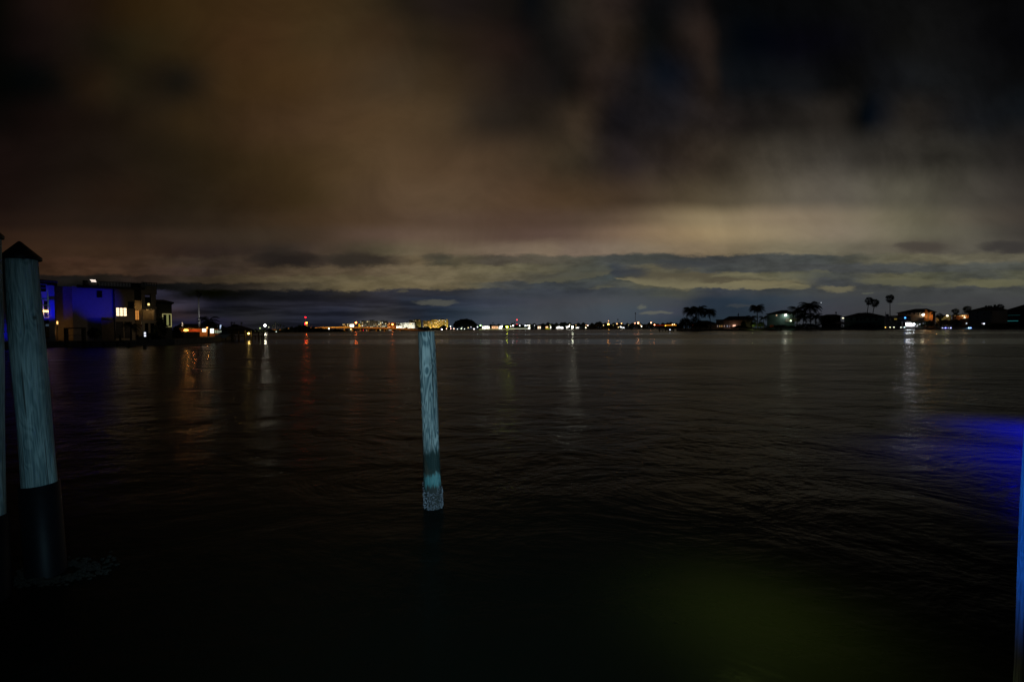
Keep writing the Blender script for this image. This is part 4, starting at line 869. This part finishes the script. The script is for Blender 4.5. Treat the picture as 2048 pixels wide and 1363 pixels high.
MB().ball(P(1034, 648.3, YF+59), 1.0, 2, (1.6, 1, .6)).build('red_light', emit((255, 20, 40), 2.5), t_, True)
def mast(px, pt, label, Y=YF+50, w=.35, head=True):
    t_ = thing('light_mast', label, 'mast', (X(px, Y), Y, 1.2)); MB().tube([(X(px, Y), Y, 1.2), P(px, pt, Y)], [w*1.2, w], 6).build('pole', dark, t_)
    if head: part(px-.9, pt-1, px+.9, pt+1.6, Y-.5, Y+.5, 'lamp_rack', dark, t_)
mast(1270.8, 626, 'tallest dark unlit light mast on the wooded shore', w=.45); mast(1235.8, 638.5, 'second tall dark light mast left of the tallest one'); mast(1029.2, 644.2, 'short dark mast just left of the red radio mast', w=.3)
mast(1184.6, 645, 'short dark post above the woodland', head=False); mast(986, 645.5, 'thin dark post above the lit quay', w=.25)
# dark dock off the island tip and a channel marker
Y = 300.0
t_ = thing('dock', 'small dark covered dock with a white lamp left of the island tip', 'dock', (X(1336, Y), Y, 0))
MB().box(X(1319, Y), X(1350, Y), Y, Y+3, .9, 1.25).build('deck', timber, t_)
for px in (1320.5, 1327, 1333, 1339, 1344, 1348.5): x = X(px, Y); MB().tube([(x, Y+1.5, -1), (x, Y+1.5, Z(px, 656.5, Y) if px in (1320.5, 1333, 1348.5) else .9)], .28, 6).build('post', timber, t_)
MB().box(X(1332, Y), X(1346, Y), Y+.5, Y+2.5, 1.26, 2.1).build('lift_cover', dark, t_)
MB().ball(P(1340, 659, Y-.1), .28, 2).build('lamp', emit((225, 235, 255), 3), t_, True)
t_ = thing('channel_marker', 'tiny dark channel marker post out on the water', 'marker', (X(1263, 500), 500, 0))
MB().tube([(X(1263, 500), 500, -1), P(1263, 657.5, 500)], .25, 6).build('pole', dark, t_); part(1261.9, 656.6, 1264.1, 658.3, 499.6, 499.8, 'board', dark, t_)

# ================================================================== PALM ISLAND ON THE RIGHT
YI = 365.0
def house(label, px0, px1, eave, peak, base, Y, wall, rx0=None, rx1=None, over=3, dep=12, roofm=roofd, name='island_house', group='houses on the palm island'):
    plot(px1, Y)
    t_ = thing(name, label, 'house', (X((px0+px1)/2, Y), Y, 1.1), group); pm = (px0+px1)/2
    part(px0+over, eave+.3, px1-over, base, Y, Y+dep, 'wall', wall, t_)
    MB().hip(X(px0, Y), X(px1, Y), Y-1.2, Y+dep+1.2, Z(pm, eave, Y), Z(pm, peak, Y), .3, .3, X(rx0, Y) if rx0 else None, X(rx1, Y) if rx1 else None).build('roof', roofm, t_)
    return t_
def pane(t_, px0, py0, px1, py1, Y, m, name='window'): return BX(px0, py0, px1, py1, Y-.2, Y-.02).build(name, m, t_)
tree('dark bushy tree at the very tip of the island', 1371, 659.5, 632.5, 352, 28, n=1500, seed=12, size=.42)
tree('low bush at the left end of the island seawall', 1361, 659.5, 645, 350, 14, n=500, seed=13, size=.4)
tree('low bush between the tip palms and the gabled house', 1400, 659.5, 643, 352, 34, n=1200, seed=14, size=.42)
tree('dark tree filling the gap under the three tip palms', 1391, 659.5, 629, 354, 22, n=900, seed=15, size=.4)
for i, (px, py, r_, lab) in enumerate(((1381, 621.5, 13, 'leftmost of the three tip palms on the island'), (1397, 621, 15, 'middle of the three tip palms, the fullest crown'), (1419, 624.5, 12.5, 'rightmost of the three tip palms, standing apart'))):
    palm(lab, (px+2, 659), (px, py), 356, r_, 'coconut', 'palms at the island tip', seed=60+i, n=38, tr=.3)
t_ = house('low dark house behind the tip palms of the island', 1380, 1440, 648, 640.5, 660, YI+20, stucco, 1400, 1415)
for a in (1381.5, 1385): pane(t_, a, 647.8, a+1.4, 651, YI+20, emit((230, 110, 50), .8))
pane(t_, 1371.5, 648.6, 1373, 650, YI+18, emit((235, 235, 225), 1.2), 'door_lamp')
t_ = house('hip-roofed island house with a weather vane and a row of lit windows', 1444, 1508, 639.4, 631.7, 660, YI+6, mat('island_wall', (.30, .27, .25), .9), 1457, 1494)
part(1432, 639.2, 1446.5, 660, YI+9, YI+16, 'side_wing', mat('island_wall', (.3, .27, .25)), t_)
part(1431, 638.6, 1449, 639.6, YI+8, YI+17, 'wing_roof', roofd, t_)
b = MB(); b.tube([P(1476.5, 632, YI+12), P(1477.5, 624, YI+12)], [.35, .08], 6); b.ball(P(1476.5, 629, YI+12), .8, 1, (.8, .5, 1.1)); b.build('weather_vane', dark, t_)
for i, a in enumerate((1434.6, 1438.8, 1442, 1444, 1448, 1454, 1458.5)): pane(t_, a, 650.2, a+1.2, 653.6, YI+5, emit([(190, 170, 160), (235, 190, 120), (200, 150, 90), (180, 130, 80), (230, 190, 170), (200, 210, 230), (170, 150, 160)][i], .5))
pane(t_, 1465.6, 649.6, 1471.4, 653, YI+5, emit((255, 195, 165), 1.6), 'porch_window')
light('island_porch_light', 'POINT', P(1468, 652, YI+2), (1, .45, .25), 90, .1)
for i, (px, lab) in enumerate(((1487, 'green-lit shrub in front of the weather vane house'), (1506, 'green-lit shrub at the foot of the lone tall palm'), (1522, 'green-lit shrub between the lone palm and the teal house'))):
    tree(lab, px, 656, 639.5 if i == 0 else 642, YI-2, 13 if i else 9, n=500, name='shrub', seed=70+i, group='green lit shrubs on the island', size=.45, m=mat('bright_leaf', (.12, .18, .04), .7, .3))
    light('garden_light', 'POINT', P(px, 653, YI-5.5), (.8, 1, .35), 55, .1)
tree('dark low hedge in front of the weather vane house', 1480, 659.5, 650, YI-3, 40, n=900, name='hedge', seed=75, size=.4)
palm('lone tall palm with a wide flat crown left of the teal house', (1515, 657), (1514, 616), YI-4, 13.5, 'feather', seed=80, n=26, tr=.35)
palm('short palm in the shade under the lone tall palm', (1503, 657), (1504, 637), YI-5, 11, 'coconut', seed=81, n=20, tr=.25)
palm('slim dark palm between the lone palm and the teal house', (1527, 657), (1527, 636), YI-5, 9, 'coconut', seed=82, n=18, tr=.25)
t_ = house('two-storey teal house with a hip roof and a bright corner lamp', 1531, 1592, 627.2, 619.6, 660, YI+4, teal, 1562, 1572)
part(1570.6, 636.5, 1600, 643, YI+1.5, YI+3.9, 'balcony', mat('balcony_wall', (.35, .32, .26)), t_)
for a in (1573, 1577, 1583): part(a, 636, a+1.2, 643.6, YI+.8, YI+1.4, 'column', wht, t_)
pane(t_, 1551.6, 629.2, 1554, 631.2, YI+4, emit((230, 190, 150), .9)); 
for a in (1540.5, 1543.2, 1546): pane(t_, a, 650, a+1.3, 654, YI+4, emit((190, 90, 40), .45))
MB().ball(P(1571.3, 629.8, YI+2.4), .75, 2).build('corner_lamp', emit((255, 250, 225), 10), t_, True)
light('teal_house_light', 'POINT', P(1571.3, 629.8, YI+.6), (1, .95, .8), 60, .1)
light('teal_house_light_low', 'POINT', P(1572, 641, YI-1.5), (.9, 1, .75), 60, .1)
lamp('small green-white lamp on the balcony of the teal house', 1581.5, 641.2, YI-.5, (230, 255, 200), 5, .5, zb=1.1)
palm('dense palm just right of the teal house', (1594, 658), (1594.5, 621), YI-3, 15, 'coconut', seed=83, n=34, tr=.35)
palm('tallest leaning feather palm right of the teal house', (1622, 658), (1619, 613), YI-1, 17, 'coconut', seed=84, n=36, tr=.35)
palm('short dark palm under the tallest leaning palm', (1606, 658), (1607, 634), YI-5, 14, 'coconut', seed=85, n=28, tr=.3)
palm('short wide palm right of the tallest leaning palm', (1632, 658), (1631, 633), YI-3, 13, 'coconut', seed=86, n=26, tr=.3)
tree('dark hedge along the seawall before the teal house', 1562, 659.5, 648.5, YI-4, 60, n=1500, name='hedge', seed=87, size=.4)
tree('dark hedge below the tallest leaning palm', 1615, 659.5, 646, YI, 50, n=1200, name='hedge', seed=88, size=.42)
Y2 = 395.0
t_ = house('long low black house right of the leaning palms', 1640, 1684, 631.5, 628, 660, Y2+8, dark, group='houses on the palm island')
tree('rounded dark tree over the long low black house', 1652, 659.5, 627.5, Y2, 34, n=1500, seed=89, size=.45)
tree('dark tree at the right end of the long low black house', 1671, 659.5, 630.5, Y2+2, 24, n=900, seed=90, size=.45)
plot()
mast(1672.3, 624.5, 'dark utility pole over the long low black house', Y2+25, .2)
t_ = thing('garden_pavilion', 'pale peaked garden pavilion in front of the long low black house', 'pavilion', (X(1683, Y2-4), Y2-4, 1.1), None)
MB().hip(X(1670, Y2-4), X(1697, Y2-4), Y2-6, Y2, Z(1683, 646.6, Y2-4), Z(1683, 642.8, Y2-4), .45, .2).build('roof', mat('pale_canvas', (.35, .3, .35)), t_)
for px in (1672, 1694): x = X(px, Y2-4); MB().tube([(x, Y2-5.5, 1.1), (x, Y2-5.5, Z(px, 647, Y2-4))], .12, 6).build('post', wht, t_)
lamp('small white window lamp between the black house and the gabled house', 1686, 635.8, Y2+14, (245, 235, 200), 2.2, .55, zb=1.1, shape=(1.6, 1, .8))
t_ = house('wide gabled dark teal house below the three tall fan palms', 1685, 1772, 632.8, 624.8, 660, Y2+4, teal, 1716, 1738)
for a in (1700, 1712, 1719.5, 1727, 1738, 1750): pane(t_, a, 635, a+4.5, 641, Y2+4, glass)
part(1702, 643.4, 1760, 645, Y2+1.5, Y2+3.9, 'balcony', teal, t_)
tree('leafless twiggy tree behind the wide gabled house', 1729, 640, 620.5, Y2+22, 16, n=160, seed=91, size=.3)
for i, (b0, t0, r_, lab) in enumerate((((1733.5, 640), (1738, 600.5), 7.6, 'leftmost of the three tall fan palms, leaning right'), ((1744.5, 640), (1750, 604.3), 7.4, 'middle one of the three tall fan palms, leaning right'), ((1780, 640), (1779.8, 595.6), 7.6, 'rightmost and tallest of the three tall fan palms, upright'))):
    palm(lab, b0, t0, Y2+32, r_, 'fan', 'tall fan palms against the sky', seed=95+i, n=34, tr=.30)
t_ = house('low dark house behind the row of small seawall lights', 1764, 1824, 633.5, 630.4, 660, Y2+42, dark)
pane(t_, 1788, 636.4, 1793.5, 639.2, Y2+42, emit((150, 130, 60), .4))
part(1770.2, 623, 1771, 632, Y2+45, Y2+46, 'vent_pipe', dark, t_)
part(1770.5, 627.8, 1777, 632, Y2+44, Y2+46, 'roof_unit', dark, t_)
for i, (px, c, lab) in enumerate(((1771, (255, 215, 110), 'first yellow light of the small seawall lights from the left'), (1780.2, (250, 240, 200), 'second cream light of the small seawall lights'), (1788.1, (250, 245, 215), 'third white light of the small seawall lights'),
      (1801.8, (245, 250, 225), 'fourth white light of the small seawall lights, after a gap'), (1808.6, (220, 245, 245), 'fifth small seawall light, touching the white pavilion'))):
    lamp(lab, px, 654.3, 424, c, 4, .38, zb=1.1, name='seawall_light', group='small seawall lights left of the white pavilion', shape=(1.2, 1, .7))
# orange and brown three-storey house
Y3 = 430.0
brown = mat('brown_stucco', (.30, .25, .22), .9, .1, .5)
t_ = house('brown three-storey house with an orange-lit right corner', 1792, 1873, 624.3, 616.9, 658, Y3, brown, 1829, 1853)
for a, b_ in ((1811, 625.6), (1818.6, 624.8), (1827, 625.4), (1835, 626)): pane(t_, a, b_, a+2.2, b_+3.8, Y3, glass)
part(1848.5, 618.6, 1854.5, 658, Y3-2.6, Y3-.3, 'corner_tower', rust, t_)
part(1858.6, 622.6, 1866, 640.5, Y3-1.8, Y3-.25, 'orange_bay', rust, t_)
pane(t_, 1861.8, 625, 1866.2, 628.6, Y3-1.9, glass); pane(t_, 1841, 624.8, 1846, 628.2, Y3, glass)
part(1840, 633.4, 1852, 634.4, Y3-2.9, Y3-.1, 'balcony_slab', wht, t_)
MB().ball(P(1846.6, 629, Y3-1.2), .85, 2, (1.3, 1, 1)).build('balcony_lamp', emit((255, 245, 210), 8), t_, True)
light('brown_house_light', 'POINT', P(1846, 630, Y3-3), (1, .65, .3), 180, .1)
light('orange_bay_light', 'POINT', P(1858.5, 632, Y3-4.5), (1, .48, .12), 420, .1)
# white-lit pavilion
plot()
Yp = 424.0
t_ = thing('dock_pavilion', 'dazzling white lit dock pavilion at the seawall', 'pavilion', (X(1823, Yp), Yp, 1.1))
part(1811, 645, 1835, 652, Yp+3, Yp+3.3, 'back_wall', white_wall, t_)
for px in (1804, 1811.5, 1824.5, 1835.5): x = X(px, Yp); MB().box(x-.12, x+.12, Yp-.1, Yp+.14, 1.1, Z(px, 642.5, Yp)).build('post', wht, t_)
MB().hip(X(1800, Yp), X(1839, Yp), Yp-1, Yp+5, Z(1820, 642.6, Yp), Z(1820, 640.2, Yp), .4, .2).build('roof', dark, t_)
for a in (1813, 1818.6, 1826.5): MB().ball(P(a+1.5, 647.5, Yp+1), 1.15, 2, (1.2, .6, .9)).build('lamp', emit((245, 248, 255), 22), t_, True)
part(1811, 653, 1836, 654, Yp-.6, Yp+1, 'bench', hullw, t_)
light('pavilion_light', 'POINT', P(1820, 649, Yp-.8), (.9, .93, 1), 900, .1); light('pavilion_light_b', 'POINT', P(1831, 648, Yp-1.5), (.9, .93, 1), 500, .1)
palm('short floodlit palm with white fronds at the dazzling pavilion', (1831, 656), (1830, 645.5), Yp-1.8, 8, 'feather', seed=101, n=18, tr=.2)
lamp('blue lamp on a short mast above the white pavilion', 1810.3, 635.2, Yp+8, (70, 150, 255), 5, .65, zb=1.1)
for i, (px, py) in enumerate(((1839.5, 648.3), (1847, 645.8))): lamp(('small white lamp hanging in the shrubs right of the pavilion', 'second white lamp farther right of the pavilion')[i], px, py, Yp+3, (220, 225, 245), 1.4, .45, zb=1.1)
tree('dark shrubbery right of the white pavilion', 1852, 658.5, 640, Yp+1, 36, n=1200, seed=102, size=.45, name='shrub')
palm('small round palm right of the orange bay', (1880, 650), (1880.2, 631.5), Y3+4, 6.2, 'fan', seed=103, n=26, tr=.3)
t_ = house('yellowish lit house behind the small round palm', 1868, 1905, 631.5, 629.6, 652, Y3+24, stucco, 1884, 1898)
pane(t_, 1870.5, 632.5, 1873, 635, Y3+24, glass); pane(t_, 1874.8, 632.5, 1877, 635, Y3+24, glass)
light('yellow_house_light', 'POINT', P(1873, 637, Y3+17), (1, .5, .15), 260, .1); light('yellow_house_light_b', 'POINT', P(1888, 637, Y3+17), (.8, .8, .2), 260, .1)
lamp('cream lamp under the eave of the yellowish lit house', 1894.6, 631.2, Y3+21, (255, 235, 190), 5, .75, zb=1.1, shape=(1.3, 1, .9))
tree('black garden mass between the yellowish house and the blue dock lights', 1900, 658.5, 636.5, Y3-2, 52, n=1800, seed=104, size=.5)
palm('round fan palm left of the double-deck orange house', (1911.5, 650), (1911, 621.5), Y3+10, 6.3, 'fan', seed=105, n=28, tr=.3)
t_ = house('double-deck house with orange-lit verandas', 1903, 1938, 628.8, 627.6, 654, Y3+8, rust, 1915, 1930, over=1)
for a in (1909.5, 1918.5, 1922.8, 1927): pane(t_, a, 630.4, a+(2.8 if a > 1920 else 2), 631.9, Y3+8, emit((255, 225, 160), 1.8 if a > 1920 else .6), 'veranda_lamp')
pane(t_, 1926, 633.8, 1930.8, 635.6, Y3+8, emit((255, 240, 205), 2.2), 'veranda_lamp')
part(1922, 636.5, 1935, 637.2, Y3+5.5, Y3+7.9, 'veranda_slab', wht, t_)
for a in (1926, 1934): part(a, 629, a+.8, 642, Y3+5.2, Y3+5.8, 'column', rust, t_)
light('veranda_light', 'POINT', P(1930, 632, Y3+5.5), (1, .5, .15), 260, .1)
palm('round fan palm touching the left gable of the great grey house', (1935, 650), (1935, 617.5), Y3+12, 7.2, 'fan', seed=106, n=30, tr=.3)
plot()
mast(1925.5, 623, 'thin dark pole between two round fan palms', Y3+30, .15, False)
t_ = house('great grey-blue house with roof cresting and a square chimney', 1934, 2016, 620.4, 612.6, 658, Y3, mat('greyblue_wall', (.22, .25, .27), .9, .1, .4), 1968, 1992, over=1.5)
for a in (1969, 1974.5, 1979): part(a, 610.8, a+4.2, 613.6, Y3+6, Y3+8, 'roof_cresting', dark, t_)
part(1986, 609, 1991, 615, Y3+5, Y3+8, 'chimney', dark, t_)
for a, b_ in ((1953, 623), (1980, 623), (1953, 633), (1966, 627)): pane(t_, a, b_, a+3, b_+2.6, Y3, glass)
palm('round fan palm behind the right slope of the great grey house', (2000, 640), (2000.5, 613.5), Y3+30, 6.5, 'fan', seed=107, n=26, tr=.3)
t_ = house('dark house at the right edge with cyan-lit verandas', 2010, 2110, 618.6, 607, 658, Y3-6, mat('darkblue_wall', (.10, .10, .14), .9), 2050, 2070)
pane(t_, 2006, 629.8, 2040, 630.5, Y3-6, emit((30, 90, 90), .25), 'veranda_edge_glow'); pane(t_, 2013, 641, 2036, 641.9, Y3-6, emit((60, 170, 170), .35), 'veranda_edge_glow')  # cyan light on the railings put in as glowing strips
part(2018, 642, 2019.2, 648, Y3-8, Y3-7, 'veranda_post', wht, t_)
for i, (px, py, c, s, lab) in enumerate(((1968, 647, (225, 235, 255), 4, 'blue-white lamp in the garden below the chimney house'), (1965, 646.6, (160, 160, 175), 1.2, 'dim grey lamp beside the blue-white garden lamp'), (1933, 646.4, (220, 225, 220), 1.5, 'small flat white lamp below the orange verandas'))):
    lamp(lab, px, py, Y3-6, c, s, .5, zb=1.1)
for i, (px, c, s, lab) in enumerate(((1884.9, (190, 190, 220), 2, 'first of four small blue-white dock lights from the left'), (1891, (130, 130, 255), 8, 'second and bluest of four small dock lights'), (1897, (130, 140, 190), 2, 'third and faintest of four small dock lights'), (1901.5, (180, 185, 255), 4, 'last of four small blue-white dock lights'),
      (1937.6, (150, 220, 255), 8, 'left light of the bright cyan and blue pair at the waterline'), (1941.6, (120, 150, 255), 8, 'right light of the bright cyan and blue pair at the waterline'))):
    lamp(lab, px, 655.4, 426, c, s, .42, zb=1.1, name='dock_light', group='blue dock lights on the right seawall')
light('blue_seawall_light', 'POINT', P(1940, 655, 425.2), (.03, .1, 1), 120, .1)
tree('long black hedge below the great grey house', 1985, 658.5, 645, 428, 90, n=2000, name='hedge', seed=110, size=.5)
tree('black hedge below the wide gabled house', 1730, 659.5, 647, 402, 80, n=1800, name='hedge', seed=111, size=.5)

for o in list(C.objects):
    if 'origin' in o: del o['origin']
